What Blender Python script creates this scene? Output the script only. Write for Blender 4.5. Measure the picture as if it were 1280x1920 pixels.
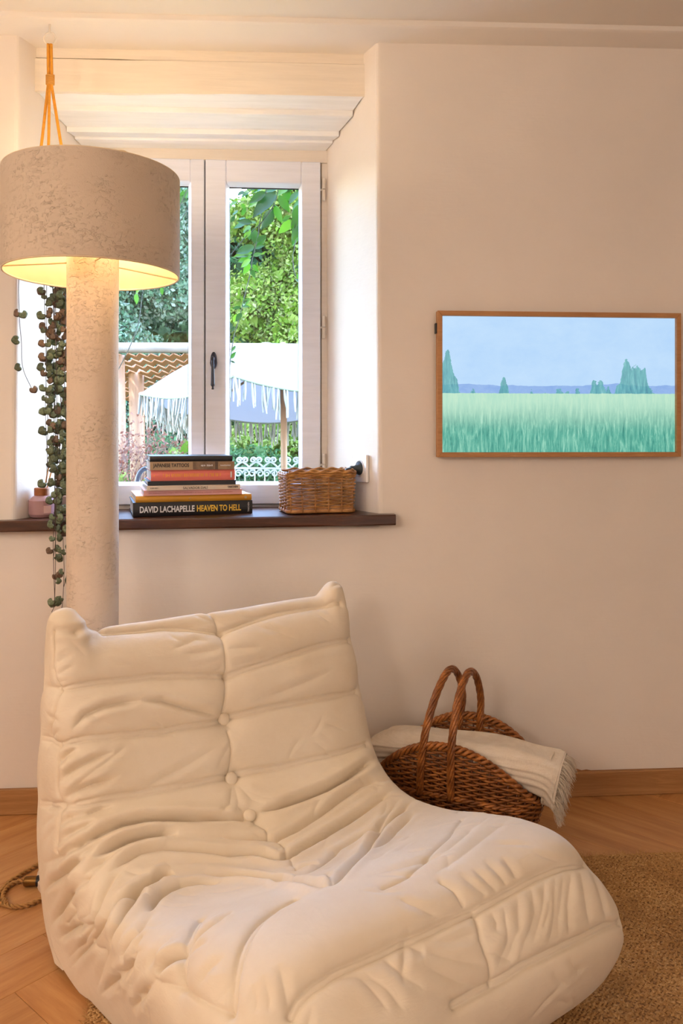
import bpy, math, random
import numpy as np
from mathutils import Vector, Matrix, Euler

for o in list(bpy.data.objects):
    bpy.data.objects.remove(o, do_unlink=True)
SC = bpy.context.scene
COL = SC.collection
R = math.radians

# ------------------------------------------------------------------ camera
CAMX, CAMY, CAMZ = 0.0, -2.38, 1.09
FPX, HOR = 1500.0, 820.0            # focal length and horizon row for a 1280 x 1920 frame
YAW = R(4.0)
CS, SN = math.cos(YAW), math.sin(YAW)
cd = bpy.data.cameras.new('camera')
cam = bpy.data.objects.new('camera', cd)
COL.objects.link(cam)
cam.location = (CAMX, CAMY, CAMZ)
cam.rotation_euler = (R(90), 0, -YAW)
cd.sensor_fit = 'VERTICAL'
cd.sensor_height = 36.0
cd.lens = FPX / 1920.0 * 36.0
cd.shift_y = -(960.0 - HOR) / 1920.0
cd.clip_start = 0.05
cd.clip_end = 200
SC.camera = cam

# ------------------------------------------------------------------ light
SC.view_settings.view_transform = 'Standard'
SC.view_settings.look = 'None'
SC.view_settings.exposure = 0.14
SC.view_settings.gamma = 1.0
SC.view_settings.use_curve_mapping = False

SC.cycles.max_bounces = 7
SC.cycles.diffuse_bounces = 4
SC.cycles.glossy_bounces = 3
SC.cycles.transparent_max_bounces = 10
SC.cycles.caustics_reflective = False
SC.cycles.caustics_refractive = False

wd = bpy.data.worlds.new('sky')
SC.world = wd
wd.use_nodes = True
wn = wd.node_tree
wn.nodes.clear()
w_out = wn.nodes.new('ShaderNodeOutputWorld')
w_bg = wn.nodes.new('ShaderNodeBackground')
w_sky = wn.nodes.new('ShaderNodeTexSky')
w_sky.sky_type = 'NISHITA'
w_sky.sun_disc = False
w_sky.sun_elevation = R(52)
w_sky.sun_rotation = R(60)
w_sky.air_density = 1.0
w_sky.ozone_density = 3.0
w_sky.dust_density = 0.4
w_bg.inputs['Strength'].default_value = 5.8
wn.links.new(w_sky.outputs[0], w_bg.inputs['Color'])
wn.links.new(w_bg.outputs[0], w_out.inputs['Surface'])

def add_light(name, kind, loc, energy, color, target=None, size=None, size_y=None, radius=None, angle=None):
    ld = bpy.data.lights.new(name, kind)
    ld.energy = energy
    ld.color = color
    if size is not None:
        ld.size = size
    if size_y is not None:
        ld.shape = 'RECTANGLE'
        ld.size_y = size_y
    if radius is not None:
        ld.shadow_soft_size = radius
    if angle is not None:
        ld.angle = angle
    o = bpy.data.objects.new(name, ld)
    COL.objects.link(o)
    o.location = loc
    if target is not None:
        o.rotation_euler = (Vector(target) - Vector(loc)).to_track_quat('-Z', 'Y').to_euler()
    return o

add_light('sun', 'SUN', (-4, 4, 9), 7.5, (1.0, 0.95, 0.86), target=(0.4, 6.6, 0), angle=R(0.6))
BULB_E = 60.0                       # emission of the floor lamp's bulbs
# added fill lights out of view: soft globe, left panel and large rear panel
add_light('room_fill_light', 'POINT', (-1.6, -3.6, 1.9), 42, (1.0, 0.86, 0.73), radius=0.2)
add_light('left_fill_light', 'AREA', (-2.0, -1.7, 1.55), 13, (1.0, 0.83, 0.68), target=(0.1, -0.9, 0.4), size=0.5, size_y=0.8)
add_light('rear_fill_light', 'AREA', (1.2, -4.3, 1.3), 14, (1.0, 0.91, 0.84), target=(0.3, 0, 0.9), size=1.4, size_y=1.9)

# ------------------------------------------------------------------ placing
def CW(X, d, z):
    """camera-plan coordinates (X to the right, d ahead of the camera) to world"""
    return Vector((CAMX + X * CS + d * SN, CAMY - X * SN + d * CS, z))
def PD(px, py, d):
    return CW((px - 640) / FPX * d, d, CAMZ + (HOR - py) / FPX * d)
def PY(px, py, y=0.0):
    k = (px - 640) / FPX
    return PD(px, py, (y - CAMY) / (CS - k * SN))
def PZ(px, py, z=0.0):
    return PD(px, py, (CAMZ - z) * FPX / (py - HOR))

# ------------------------------------------------------------------ mesh tools
def wmat(o):
    return o.matrix_basis.copy() if o.parent is None else wmat(o.parent) @ o.matrix_basis

def mk(name, V, F, mat, parent=None, smooth=False, world=False, mats=None, fm=None):
    V = np.asarray(V, dtype=np.float64).reshape(-1, 3)
    if world and parent is not None:
        M = np.array(wmat(parent).inverted())
        V = V @ M[:3, :3].T + M[:3, 3]
    me = bpy.data.meshes.new(name)
    if isinstance(F, np.ndarray):
        n, k = F.shape
        me.vertices.add(len(V)); me.vertices.foreach_set('co', V.astype(np.float32).ravel())
        me.loops.add(n * k); me.loops.foreach_set('vertex_index', F.astype(np.int32).ravel())
        me.polygons.add(n); me.polygons.foreach_set('loop_start', np.arange(0, n * k, k, dtype=np.int32))
        me.update(calc_edges=True)
    else:
        me.from_pydata([tuple(v) for v in V], [], [tuple(f) for f in F])
    me.validate()
    me.update()
    if smooth:
        me.polygons.foreach_set('use_smooth', [True] * len(me.polygons))
    for m in (mats or [mat]):
        me.materials.append(m)
    if fm is not None:
        me.polygons.foreach_set('material_index', list(fm))
    o = bpy.data.objects.new(name, me)
    COL.objects.link(o)
    if parent is not None:
        o.parent = parent
    return o

def share(name, src, parent, M):
    """another object with the same mesh data, placed by the world matrix M"""
    o = bpy.data.objects.new(name, src.data if hasattr(src, 'data') else src)
    COL.objects.link(o)
    if parent is not None:
        o.parent = parent
        o.matrix_basis = wmat(parent).inverted() @ M
    else:
        o.matrix_basis = M
    return o

def empty(name, loc, rz=0.0):
    o = bpy.data.objects.new(name, None)
    o.empty_display_size = 0.05
    COL.objects.link(o)
    o.location = loc
    o.rotation_euler = (0, 0, rz)
    return o

def tag(o, label=None, cat=None, group=None, kind=None):
    if label: o['label'] = label
    if cat: o['category'] = cat
    if group: o['group'] = group
    if kind: o['kind'] = kind
    return o

def smooth_path(pts, n):
    P = np.asarray([tuple(p) for p in pts], float)
    if len(P) < 3:
        t = np.linspace(0, 1, n)[:, None]
        return P[0] * (1 - t) + P[-1] * t
    P = np.vstack([2 * P[0] - P[1], P, 2 * P[-1] - P[-2]])
    m = len(P) - 3
    u = np.linspace(0, m, n)
    i = np.minimum(u.astype(int), m - 1)
    f = (u - i)[:, None]
    a, b, c, d = P[i], P[i + 1], P[i + 2], P[i + 3]
    return 0.5 * ((2 * b) + (-a + c) * f + (2 * a - 5 * b + 4 * c - d) * f ** 2 + (-a + 3 * b - 3 * c + d) * f ** 3)

def frames(P, closed=False):
    P = np.asarray(P, float)
    if closed:
        T = np.roll(P, -1, 0) - np.roll(P, 1, 0)
    else:
        T = np.gradient(P, axis=0)
    T /= np.maximum(np.linalg.norm(T, axis=1), 1e-9)[:, None]
    N = np.zeros_like(T)
    ref = np.array([0, 0, 1.0]) if abs(T[0][2]) < 0.9 else np.array([1.0, 0, 0])
    n = ref - T[0] * ref.dot(T[0]); n /= np.linalg.norm(n)
    for i in range(len(T)):
        n = n - T[i] * n.dot(T[i]); n /= max(np.linalg.norm(n), 1e-9)
        N[i] = n
    return T, N, np.cross(T, N)

class MB:
    def __init__(s):
        s.v = []; s.f = []
    def add(s, V, F):
        b = len(s.v)
        s.v.extend([tuple(map(float, p)) for p in V])
        s.f.extend([tuple(int(i) + b for i in f) for f in F])
        return s
    def box(s, x0, x1, y0, y1, z0, z1, M=None, taper=0.0):
        t = taper
        V = [(x0, y0, z0), (x1, y0, z0), (x1, y1, z0), (x0, y1, z0),
             (x0 + t, y0 + t, z1), (x1 - t, y0 + t, z1), (x1 - t, y1 - t, z1), (x0 + t, y1 - t, z1)]
        if M is not None: V = [tuple(M @ Vector(p)) for p in V]
        return s.add(V, [(0, 3, 2, 1), (4, 5, 6, 7), (0, 1, 5, 4), (1, 2, 6, 5), (2, 3, 7, 6), (3, 0, 4, 7)])
    def rbox(s, x0, x1, y0, y1, z0, z1, b=0.004, M=None):
        """box with chamfered edges"""
        P = []; idx = {}
        for ix, x in enumerate((x0, x1)):
            for iy, y in enumerate((y0, y1)):
                for iz, z in enumerate((z0, z1)):
                    sx, sy, sz = (1, -1)[ix], (1, -1)[iy], (1, -1)[iz]
                    idx[ix, iy, iz] = len(P)
                    P += [(x, y + sy * b, z + sz * b), (x + sx * b, y, z + sz * b), (x + sx * b, y + sy * b, z)]
        F = []
        g = lambda a, k: idx[a] + k
        F += [[g((0,0,0),0), g((0,0,1),0), g((0,1,1),0), g((0,1,0),0)], [g((1,0,0),0), g((1,1,0),0), g((1,1,1),0), g((1,0,1),0)]]
        F += [[g((0,0,0),1), g((1,0,0),1), g((1,0,1),1), g((0,0,1),1)], [g((0,1,0),1), g((0,1,1),1), g((1,1,1),1), g((1,1,0),1)]]
        F += [[g((0,0,0),2), g((0,1,0),2), g((1,1,0),2), g((1,0,0),2)], [g((0,0,1),2), g((1,0,1),2), g((1,1,1),2), g((0,1,1),2)]]
        for a in (0, 1):
            for b_ in (0, 1):
                F.append([g((a,b_,0),0), g((a,b_,1),0), g((a,b_,1),1), g((a,b_,0),1)])
                F.append([g((a,0,b_),0), g((a,1,b_),0), g((a,1,b_),2), g((a,0,b_),2)])
                F.append([g((0,a,b_),1), g((1,a,b_),1), g((1,a,b_),2), g((0,a,b_),2)])
        for k in idx: F.append([idx[k], idx[k] + 1, idx[k] + 2])
        if M is not None: P = [tuple(M @ Vector(p)) for p in P]
        return s.add(P, F)
    def tube(s, path, r, seg=8, closed=False, cap=True, flat=1.0, twist=0.0):
        P = np.asarray([tuple(p) for p in path], float)
        n = len(P)
        T, N, B = frames(P, closed)
        r = np.broadcast_to(np.asarray(r, float), (n,))
        a = np.linspace(0, 2 * np.pi, seg, endpoint=False)
        A = a[None, :] + (twist * np.arange(n))[:, None]
        V = P[:, None] + r[:, None, None] * (np.cos(A)[..., None] * N[:, None] + flat * np.sin(A)[..., None] * B[:, None])
        F = []
        m = n if closed else n - 1
        for i in range(m):
            i2 = (i + 1) % n
            for j in range(seg):
                j2 = (j + 1) % seg
                F.append((i * seg + j, i * seg + j2, i2 * seg + j2, i2 * seg + j))
        if cap and not closed:
            F.append(tuple(range(seg))[::-1]); F.append(tuple((n - 1) * seg + j for j in range(seg)))
        return s.add(V.reshape(-1, 3), F)
    def lathe(s, prof, seg=32, c=(0, 0, 0), cap=True, M=None):
        V = []; F = []
        n = len(prof)
        for r, z in prof:
            for j in range(seg):
                a = 2 * math.pi * j / seg
                V.append((c[0] + r * math.cos(a), c[1] + r * math.sin(a), c[2] + z))
        for i in range(n - 1):
            for j in range(seg):
                j2 = (j + 1) % seg
                F.append((i * seg + j, i * seg + j2, (i + 1) * seg + j2, (i + 1) * seg + j))
        if cap:
            F.append(tuple(range(seg))[::-1]); F.append(tuple((n - 1) * seg + j for j in range(seg)))
        if M is not None: V = [tuple(M @ Vector(p)) for p in V]
        return s.add(V, F)
    def prism(s, poly, z0, z1, poly_top=None):
        n = len(poly); pt = poly_top or poly
        V = [(x, y, z0) for x, y in poly] + [(x, y, z1) for x, y in pt]
        F = [tuple(range(n))[::-1], tuple(range(n, 2 * n))] + [(i, (i + 1) % n, n + (i + 1) % n, n + i) for i in range(n)]
        return s.add(V, F)
    def build(s, name, mat, parent=None, smooth=False, world=False, bevel=None):
        o = mk(name, s.v, s.f, mat, parent, smooth, world)
        if bevel:
            b = o.modifiers.new('bevel', 'BEVEL'); b.width = bevel; b.segments = 2; b.limit_method = 'ANGLE'; b.angle_limit = R(40)
        return o

def auto_smooth(o, ang=35):
    me = o.data
    me.polygons.foreach_set('use_smooth', [True] * len(me.polygons))
    try:
        me.set_sharp_from_angle(angle=R(ang))
    except Exception:
        pass
    return o

_fonts = {}
def text_mesh(name, body, size, mat, parent, M, width=None, depth=0.0004, bold=0.0, xs=1.0):
    cu = bpy.data.curves.new(name, 'FONT')
    cu.body = body; cu.size = size; cu.extrude = depth; cu.align_x = 'LEFT'; cu.align_y = 'CENTER'
    cu.offset = bold; cu.resolution_u = 3
    t = bpy.data.objects.new(name, cu); COL.objects.link(t)
    bpy.context.view_layer.update()
    dg = bpy.context.evaluated_depsgraph_get()
    me = bpy.data.meshes.new_from_object(t.evaluated_get(dg))
    bpy.data.objects.remove(t, do_unlink=True)
    V = np.zeros(len(me.vertices) * 3); me.vertices.foreach_get('co', V); V = V.reshape(-1, 3)
    w = V[:, 0].max() - V[:, 0].min()
    V[:, 0] -= V[:, 0].min()
    if width: V[:, 0] *= width / w
    V[:, 1] -= (V[:, 1].max() + V[:, 1].min()) / 2
    me.vertices.foreach_set('co', V.ravel()); me.update()
    me.materials.clear(); me.materials.append(mat)
    o = bpy.data.objects.new(name, me); COL.objects.link(o)
    o.parent = parent
    o.matrix_basis = M
    return o

# ------------------------------------------------------------------ materials
def L(c):
    """sRGB 0-255 to linear"""
    return tuple(((v / 255) / 12.92 if v / 255 <= 0.04045 else ((v / 255 + 0.055) / 1.055) ** 2.4) for v in c) + (1.0,)

class NT:
    def __init__(s, name):
        s.m = bpy.data.materials.new(name); s.m.use_nodes = True
        s.t = s.m.node_tree; s.t.nodes.clear()
        s.out = s.n('ShaderNodeOutputMaterial')
    def n(s, kind, **kw):
        nd = s.t.nodes.new(kind)
        for k, v in kw.items():
            if k.startswith('i_'):
                nd.inputs[k[2:].replace('_', ' ')].default_value = v
            else:
                setattr(nd, k, v)
        return nd
    def l(s, a, b):
        s.t.links.new(a, b)
    def coord(s, scale=(1, 1, 1), kind='Object', rot=(0, 0, 0)):
        tc = s.n('ShaderNodeTexCoord'); mp = s.n('ShaderNodeMapping')
        mp.inputs['Scale'].default_value = scale; mp.inputs['Rotation'].default_value = rot
        s.l(tc.outputs[kind], mp.inputs['Vector'])
        return mp.outputs['Vector']
    def noise(s, vec, scale, detail=4, rough=0.55, dist=0.0):
        nd = s.n('ShaderNodeTexNoise'); s.l(vec, nd.inputs['Vector'])
        nd.inputs['Scale'].default_value = scale; nd.inputs['Detail'].default_value = detail
        nd.inputs['Roughness'].default_value = rough; nd.inputs['Distortion'].default_value = dist
        return nd.outputs['Fac']
    def ramp(s, fac, stops):
        nd = s.n('ShaderNodeValToRGB'); s.l(fac, nd.inputs['Fac'])
        e = nd.color_ramp.elements
        while len(e) < len(stops): e.new(0.5)
        for k, (p, c) in enumerate(stops):
            e[k].position = p; e[k].color = c if len(c) == 4 else tuple(c) + (1,)
        return nd.outputs['Color']
    def mix(s, fac, a, b, mode='MIX'):
        nd = s.n('ShaderNodeMix', data_type='RGBA', blend_type=mode)
        for sock, v in ((nd.inputs[0], fac), (nd.inputs[6], a), (nd.inputs[7], b)):
            if hasattr(v, 'is_output'): s.l(v, sock)
            else: sock.default_value = v
        return nd.outputs[2]
    def math(s, op, a, b=None, c=None, clamp=False):
        nd = s.n('ShaderNodeMath', operation=op); nd.use_clamp = clamp
        for k, v in enumerate((a, b, c)):
            if v is None: continue
            if hasattr(v, 'is_output'): s.l(v, nd.inputs[k])
            else: nd.inputs[k].default_value = v
        return nd.outputs[0]
    def bump(s, h, strength=0.3, dist=0.01, prev=None):
        nd = s.n('ShaderNodeBump'); s.l(h, nd.inputs['Height'])
        nd.inputs['Strength'].default_value = strength; nd.inputs['Distance'].default_value = dist
        if prev is not None: s.l(prev, nd.inputs['Normal'])
        return nd.outputs['Normal']
    def principled(s, col, rough=0.6, normal=None, **kw):
        p = s.n('ShaderNodeBsdfPrincipled')
        for sock, v in ((p.inputs['Base Color'], col), (p.inputs['Roughness'], rough)):
            if hasattr(v, 'is_output'): s.l(v, sock)
            else: sock.default_value = v
        if normal is not None: s.l(normal, p.inputs['Normal'])
        for k, v in kw.items():
            p.inputs[k.replace('_', ' ')].default_value = v
        s.l(p.outputs[0], s.out.inputs['Surface'])
        return p

def plain(name, rgb, rough=0.6, var=0.08, scale=30, bump=0.0, bscale=200, bdist=0.002, **kw):
    t = NT(name); v = t.coord()
    c = L(rgb)
    d = tuple(x * (1 - var) for x in c[:3]) + (1,); e = tuple(min(1, x * (1 + var)) for x in c[:3]) + (1,)
    col = t.ramp(t.noise(v, scale), [(0.3, d), (0.7, e)])
    nrm = t.bump(t.noise(v, bscale, 3), bump, bdist) if bump else None
    t.principled(col, rough, nrm, **kw)
    return t.m

def wood(name, a, b, scale=6, stretch=(1, 12, 12), rough=0.5, bump=0.15, rand=0.0, coords='Object', c3=None):
    """grain runs along local X"""
    t = NT(name); v = t.coord(stretch, coords)
    if rand:
        oi = t.n('ShaderNodeObjectInfo')
        ad = t.n('ShaderNodeVectorMath', operation='ADD'); ml = t.n('ShaderNodeVectorMath', operation='SCALE')
        cb = t.n('ShaderNodeCombineXYZ'); 
        for k in range(3): t.l(oi.outputs['Random'], cb.inputs[k])
        t.l(cb.outputs[0], ml.inputs[0]); ml.inputs['Scale'].default_value = 37.0
        t.l(v, ad.inputs[0]); t.l(ml.outputs[0], ad.inputs[1]); v = ad.outputs[0]
    n1 = t.noise(v, scale, 5, 0.6, 0.6)
    n2 = t.noise(v, scale * 7, 3, 0.6)
    f = t.math('ADD', t.math('MULTIPLY', n1, 0.75), t.math('MULTIPLY', n2, 0.25))
    col = t.ramp(f, [(0.32, L(a)), (0.52, L(c3 or tuple((p + q) / 2 for p, q in zip(a, b)))), (0.68, L(b))])
    if rand:
        k = t.n('ShaderNodeMapRange'); t.l(oi.outputs['Random'], k.inputs[0])
        k.inputs[3].default_value = 1 - rand; k.inputs[4].default_value = 1 + rand
        hs = t.n('ShaderNodeHueSaturation'); t.l(col, hs.inputs['Color']); t.l(k.outputs[0], hs.inputs['Value'])
        col = hs.outputs['Color']
    t.principled(col, rough, t.bump(f, bump, 0.003))
    return t.m
# ================================================================== SETTING
def plaster(name, rgb, var=0.05, bstr=0.25):
    t = NT(name); v = t.coord()
    c = L(rgb)
    a = tuple(x * (1 - var) for x in c[:3]); b = tuple(min(1, x * (1 + var * 0.6)) for x in c[:3])
    n1 = t.noise(v, 1.7, 5, 0.6)
    col = t.ramp(n1, [(0.3, a), (0.7, b)])
    brush = t.noise(t.coord((6, 6, 60)), 2.0, 4, 0.6)
    lumps = t.noise(v, 9, 4, 0.5)
    pits = t.ramp(t.noise(v, 55, 2, 0.5), [(0.68, (0, 0, 0)), (0.76, (1, 1, 1))])
    nr = t.bump(lumps, bstr, 0.012)
    nr = t.bump(brush, 0.10, 0.004, nr)
    nr = t.bump(pits, 0.10, 0.002, nr)
    t.principled(col, 0.75, nr)
    return t.m

M_WALL = plaster('plaster_wall', (236, 226, 215))
M_REVEAL = M_WALL
M_CEIL = plaster('painted_ceiling', (238, 230, 220), 0.04, 0.2)
M_BEAMPAINT = None
def painted_wood(name, rgb, rough=0.45, bs=0.35):
    t = NT(name); v = t.coord((1.5, 22, 22))
    f = t.noise(v, 3, 5, 0.6, 0.4)
    c = L(rgb)
    col = t.ramp(f, [(0.3, tuple(x * 0.93 for x in c[:3])), (0.6, c), (1.0, c)])
    t.principled(col, rough, t.bump(f, bs, 0.003))
    return t.m
M_PBEAM = painted_wood('painted_beam', (242, 230, 212))
M_SOFFIT = painted_wood('painted_soffit', (244, 243, 242))
M_WINPAINT = painted_wood('white_window_paint', (230, 232, 244), 0.4, 0.04)
M_FRAMEPAINT = painted_wood('cream_frame_paint', (226, 216, 204), 0.45)

SR_T, SR_B = PY(705, 80).x, PY(711, 960).x          # right edge of the window recess, top and bottom
SL_T, SL_B = PY(36, 80).x, PY(27, 970).x            # left edge
YF = 0.30                                           # inner face of the window frame
FR, FL = PY(612, 600, YF).x, PY(155, 600, YF).x     # frame outer edges
ZFT, ZFB = PY(500, 289, YF).z, PY(480, 958, YF).z   # frame top and bottom
WALL_T = 0.52
X0, X1, Y0 = -2.1, 2.7, -4.6
def beam_z(x):
    return 2.2665 + 0.0135 * x
def sill_z(x):
    return 0.8592 + 0.010 * x

wb = MB()
ZW = 2.60; ZS = 0.826
loops = [[(SL_T, 0, ZW), (SL_B, 0, ZS), (SR_B, 0, ZS), (SR_T, 0, ZW)],
         [(FL, YF, ZW), (FL, YF, ZS), (FR, YF, ZS), (FR, YF, ZW)],
         [(FL - 0.02, YF + 0.07, ZW), (FL - 0.02, YF + 0.07, ZS), (FR + 0.02, YF + 0.07, ZS), (FR + 0.02, YF + 0.07, ZW)],
         [(FL - 0.10, WALL_T, ZW), (FL - 0.10, WALL_T, ZS), (FR + 0.10, WALL_T, ZS), (FR + 0.10, WALL_T, ZW)]]
outer = [(X0, 0, ZW), (X0, 0, 0), (X1, 0, 0), (X1, 0, ZW)]
outer_b = [(x, WALL_T, z) for x, y, z in outer]
V = [p for lp_ in loops for p in lp_] + outer + outer_b
F = [(16, 17, 18, 19, 3, 2, 1, 0)]                       # room face, one piece round the opening
for r_ in range(3):
    for i in range(3):
        a_ = r_ * 4 + i
        F.append((a_, a_ + 1, a_ + 5, a_ + 4))
F.append((12, 13, 14, 15, 23, 22, 21, 20))
F += [(17, 16, 20, 21), (18, 17, 21, 22), (19, 18, 22, 23)]
F += [(16, 0, 4, 8, 12, 20), (19, 23, 15, 11, 7, 3)]
wb.add(V, F)
wb.box(SL_T + 0.002, SR_T - 0.002, 0.115, YF, 2.16, 2.59)
wb.box(FL - 0.018, FR + 0.018, YF + 0.0, WALL_T, ZFT + 0.02, 2.59)
wall_back = wb.build('wall_back', M_WALL, bevel=0.010)
tag(wall_back, kind='structure')
for mod in wall_back.modifiers: mod.segments = 3

# lintel boards: two painted timbers above the recess, then the stepped soffit
def lintel(z0, z1, y0, nm='lintel_board'):
    m = MB(); n = 24
    xs = np.linspace(SL_T + 0.001, SR_T - 0.001, n)
    rng = np.random.RandomState(int(z0 * 1000))
    w = np.cumsum(rng.randn(n)) * 0.0006
    V = []; F = []
    for i, x in enumerate(xs):
        for (yy, zz) in ((y0, z0 + w[i]), (y0, z1 - 0.004 + w[i] * 0.6), (y0 + 0.006, z1 + w[i] * 0.6), (0.12, z1), (0.12, z0)):
            V.append((x, yy, zz + 0.012 * x))
    for i in range(n - 1):
        for j in range(5):
            a = i * 5 + j; b = i * 5 + (j + 1) % 5
            F.append((a, b, b + 5, a + 5))
    F += [(4, 3, 2, 1, 0), tuple((n - 1) * 5 + j for j in range(5))]
    m.add(V, F)
    return auto_smooth(m.build(nm, M_PBEAM, wall_back), 40)
Z178 = PY(400, 178, 0.07).z; Z112 = PY(400, 111, 0.07).z
lintel(Z178 + 0.003, Z112 - 0.003, 0.068)
lintel(Z112 - 0.0035, 2.32, 0.073)
us = [0.0, 0.25, 0.62, 0.80, 1.0]
zt = lambda u: Z178 + (ZFT + 0.006 - Z178) * u
for i in range(4):
    ya, yb = 0.069 + (YF - 0.069) * us[i], 0.069 + (YF - 0.069) * us[i + 1]
    za, zb = zt(us[i]) - (0.015 if i in (1, 2) else (0.006 if i == 3 else 0.001)), zt(us[i + 1]) + 0.001
    wl = lambda y: SL_T + (FL - SL_T) * y / YF + 0.002
    wr = lambda y: SR_T + (FR - SR_T) * y / YF - 0.002
    m = MB()
    V = [(wl(ya), ya, za), (wr(ya), ya, za + 0.008), (wr(yb), yb, zb + 0.008), (wl(yb), yb, zb)]
    V += [(x, y, z + 0.03) for x, y, z in V]
    m.add(V, [(0, 3, 2, 1), (4, 5, 6, 7), (0, 1, 5, 4), (1, 2, 6, 5), (2, 3, 7, 6), (3, 0, 4, 7)])
    m.build('soffit_plank', M_SOFFIT, wall_back, bevel=0.002)

# ceiling and the ceiling beam along the wall
m = MB()
V = []; F = []
xs = np.linspace(X0, X1, 40)
rng = np.random.RandomState(4)
w = np.convolve(rng.randn(50), np.ones(7) / 7, 'same')[:40] * 0.0035
for i, x in enumerate(xs):
    b = beam_z(x)
    for (yy, zz) in ((0.14, b + w[i] * 0.3), (-0.085, b + w[i]), (-0.094, b + 0.006 + w[i]), (-0.094, b + 0.30), (0.14, b + 0.30)):
        V.append((x, yy, zz))
for i in range(39):
    for j in range(5):
        a = i * 5 + j; c = i * 5 + (j + 1) % 5
        F.append((a, a + 5, c + 5, c))
F += [tuple(range(5)), tuple(39 * 5 + j for j in range(5))[::-1]]
trim = mk('trim_1', V, F, M_CEIL)
auto_smooth(trim, 50); tag(trim, kind='structure')
m = MB()
V = [(X0, Y0, beam_z(X0) + 0.021), (X1, Y0, beam_z(X1) + 0.021), (X1, -0.09, beam_z(X1) + 0.021), (X0, -0.09, beam_z(X0) + 0.021)]
V += [(x, y, z + 0.2) for x, y, z in V]
m.add(V, [(0, 3, 2, 1), (4, 5, 6, 7), (0, 1, 5, 4), (1, 2, 6, 5), (2, 3, 7, 6), (3, 0, 4, 7)])
tag(m.build('ceiling', M_CEIL), kind='structure')
tag(MB().box(X0 - 0.15, X0, Y0 - 0.15, WALL_T, -0.1, 2.6).build('wall_left', M_WALL), kind='structure')
tag(MB().box(X1, X1 + 0.15, Y0 - 0.15, WALL_T, -0.1, 2.6).build('wall_right', M_WALL), kind='structure')
tag(MB().box(X0, X1, Y0 - 0.15, Y0, -0.1, 2.6).build('wall_front', M_WALL), kind='structure')

# floor: oak laid in herringbone, each plank its own piece
M_OAK = wood('oak_plank', (176, 118, 66), (212, 160, 104), 2.2, (1, 9, 9), 0.38, 0.05, 0.07, c3=(198, 143, 88))
M_SUB = plain('dark_subfloor', (70, 48, 30), 0.9)
floor = MB().box(X0, X1, Y0, 0.5, -0.12, -0.016).build('floor', M_SUB)
tag(floor, kind='structure')
PW, PN = 0.13, 6
PL = PW * PN
pk = MB().rbox(-PL / 2 + 0.0004, PL / 2 - 0.0004, -PW / 2 + 0.0004, PW / 2 - 0.0004, -0.015, 0.0, 0.0008)
first = None
rot = Matrix.Rotation(R(45), 4, 'Z')
for k in range(-60, 60):
    for mm in range(-8, 9):
        for vert in (0, 1):
            if vert: cx, cy = k + PN + 0.5 + 2 * PN * mm, k + 1 - PN / 2
            else: cx, cy = k + PN / 2 + 2 * PN * mm, k + 0.5
            p = rot @ Vector((cx * PW, cy * PW, 0)) + Vector((0.113, 0.06, 0))
            if not (X0 + 0.28 < p.x < X1 - 0.28 and -3.2 < p.y < 0.42): continue
            Mx = Matrix.Translation(p) @ rot @ Matrix.Rotation(R(90) * vert, 4, 'Z')
            if first is None:
                first = pk.build('floor_plank', M_OAK, floor)
                first.matrix_basis = Mx
            else:
                share('floor_plank', first, floor, Mx)
rest = MB().box(X0, X1, Y0, -3.55, -0.016, -0.003).build('floor_plank', M_OAK, floor)

# skirting board
M_SKIRT = wood('skirting_oak', (150, 104, 60), (190, 142, 92), 3, (1, 14, 14), 0.5, 0.1)
sk = MB().rbox(X0, X1, -0.013, 0.0, 0.0005, 0.074, 0.002).build('baseboard_back', M_SKIRT)
tag(sk, kind='structure')
# the ragged lower edge of the paint just above the skirting
m = MB()
rng = np.random.RandomState(9)
V = []; F = []
xs = np.linspace(0.3, 1.6, 90)
hgt = np.maximum(0, np.convolve(rng.randn(100), np.ones(9) / 9, 'same')[:90] - 0.15) * 0.022 + 0.001
for x, h in zip(xs, hgt): V += [(x, -0.0012, 0.073), (x, -0.0008, 0.0745 + h)]
for i in range(89): F.append((2 * i, 2 * i + 2, 2 * i + 3, 2 * i + 1))
mk('bare_plaster_edge', V, F, plain('bare_plaster', (160, 112, 72), 0.9), wall_back, world=True)

# ================================================================== WINDOW
def glass_mat():
    t = NT('window_glass')
    tr = t.n('ShaderNodeBsdfTransparent'); tr.inputs[0].default_value = (0.97, 0.985, 0.98, 1)
    gl = t.n('ShaderNodeBsdfGlossy'); gl.inputs['Roughness'].default_value = 0.02
    lw = t.n('ShaderNodeLayerWeight')
    fr = t.math('ADD', t.math('MULTIPLY', t.math('POWER', lw.outputs['Facing'], 5.0), 0.9), 0.03, clamp=True)
    mx = t.n('ShaderNodeMixShader')
    t.l(fr, mx.inputs[0]); t.l(tr.outputs[0], mx.inputs[1]); t.l(gl.outputs[0], mx.inputs[2])
    t.l(mx.outputs[0], t.out.inputs['Surface'])
    return t.m
M_GLASS = glass_mat()
M_GASKET = plain('dark_gasket', (38, 36, 46), 0.6)
M_IRON = plain('dark_pewter', (62, 62, 70), 0.38, 0.25, 60, 0.15, 300, Metallic=0.6)
win = empty('window_1', ((FL + FR) / 2, YF, ZFB))
tag(win, kind='structure')
gx = lambda px, y=YF: PY(px, 600, y).x
gz = lambda py, px=480, y=YF: PY(px, py, y).z
yb_ = YF - 0.012                                    # casements sit a little proud
xm, xr, xl = gx(384.5), gx(601), gx(166)
zt_, zb_ = gz(303), gz(945)
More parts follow.
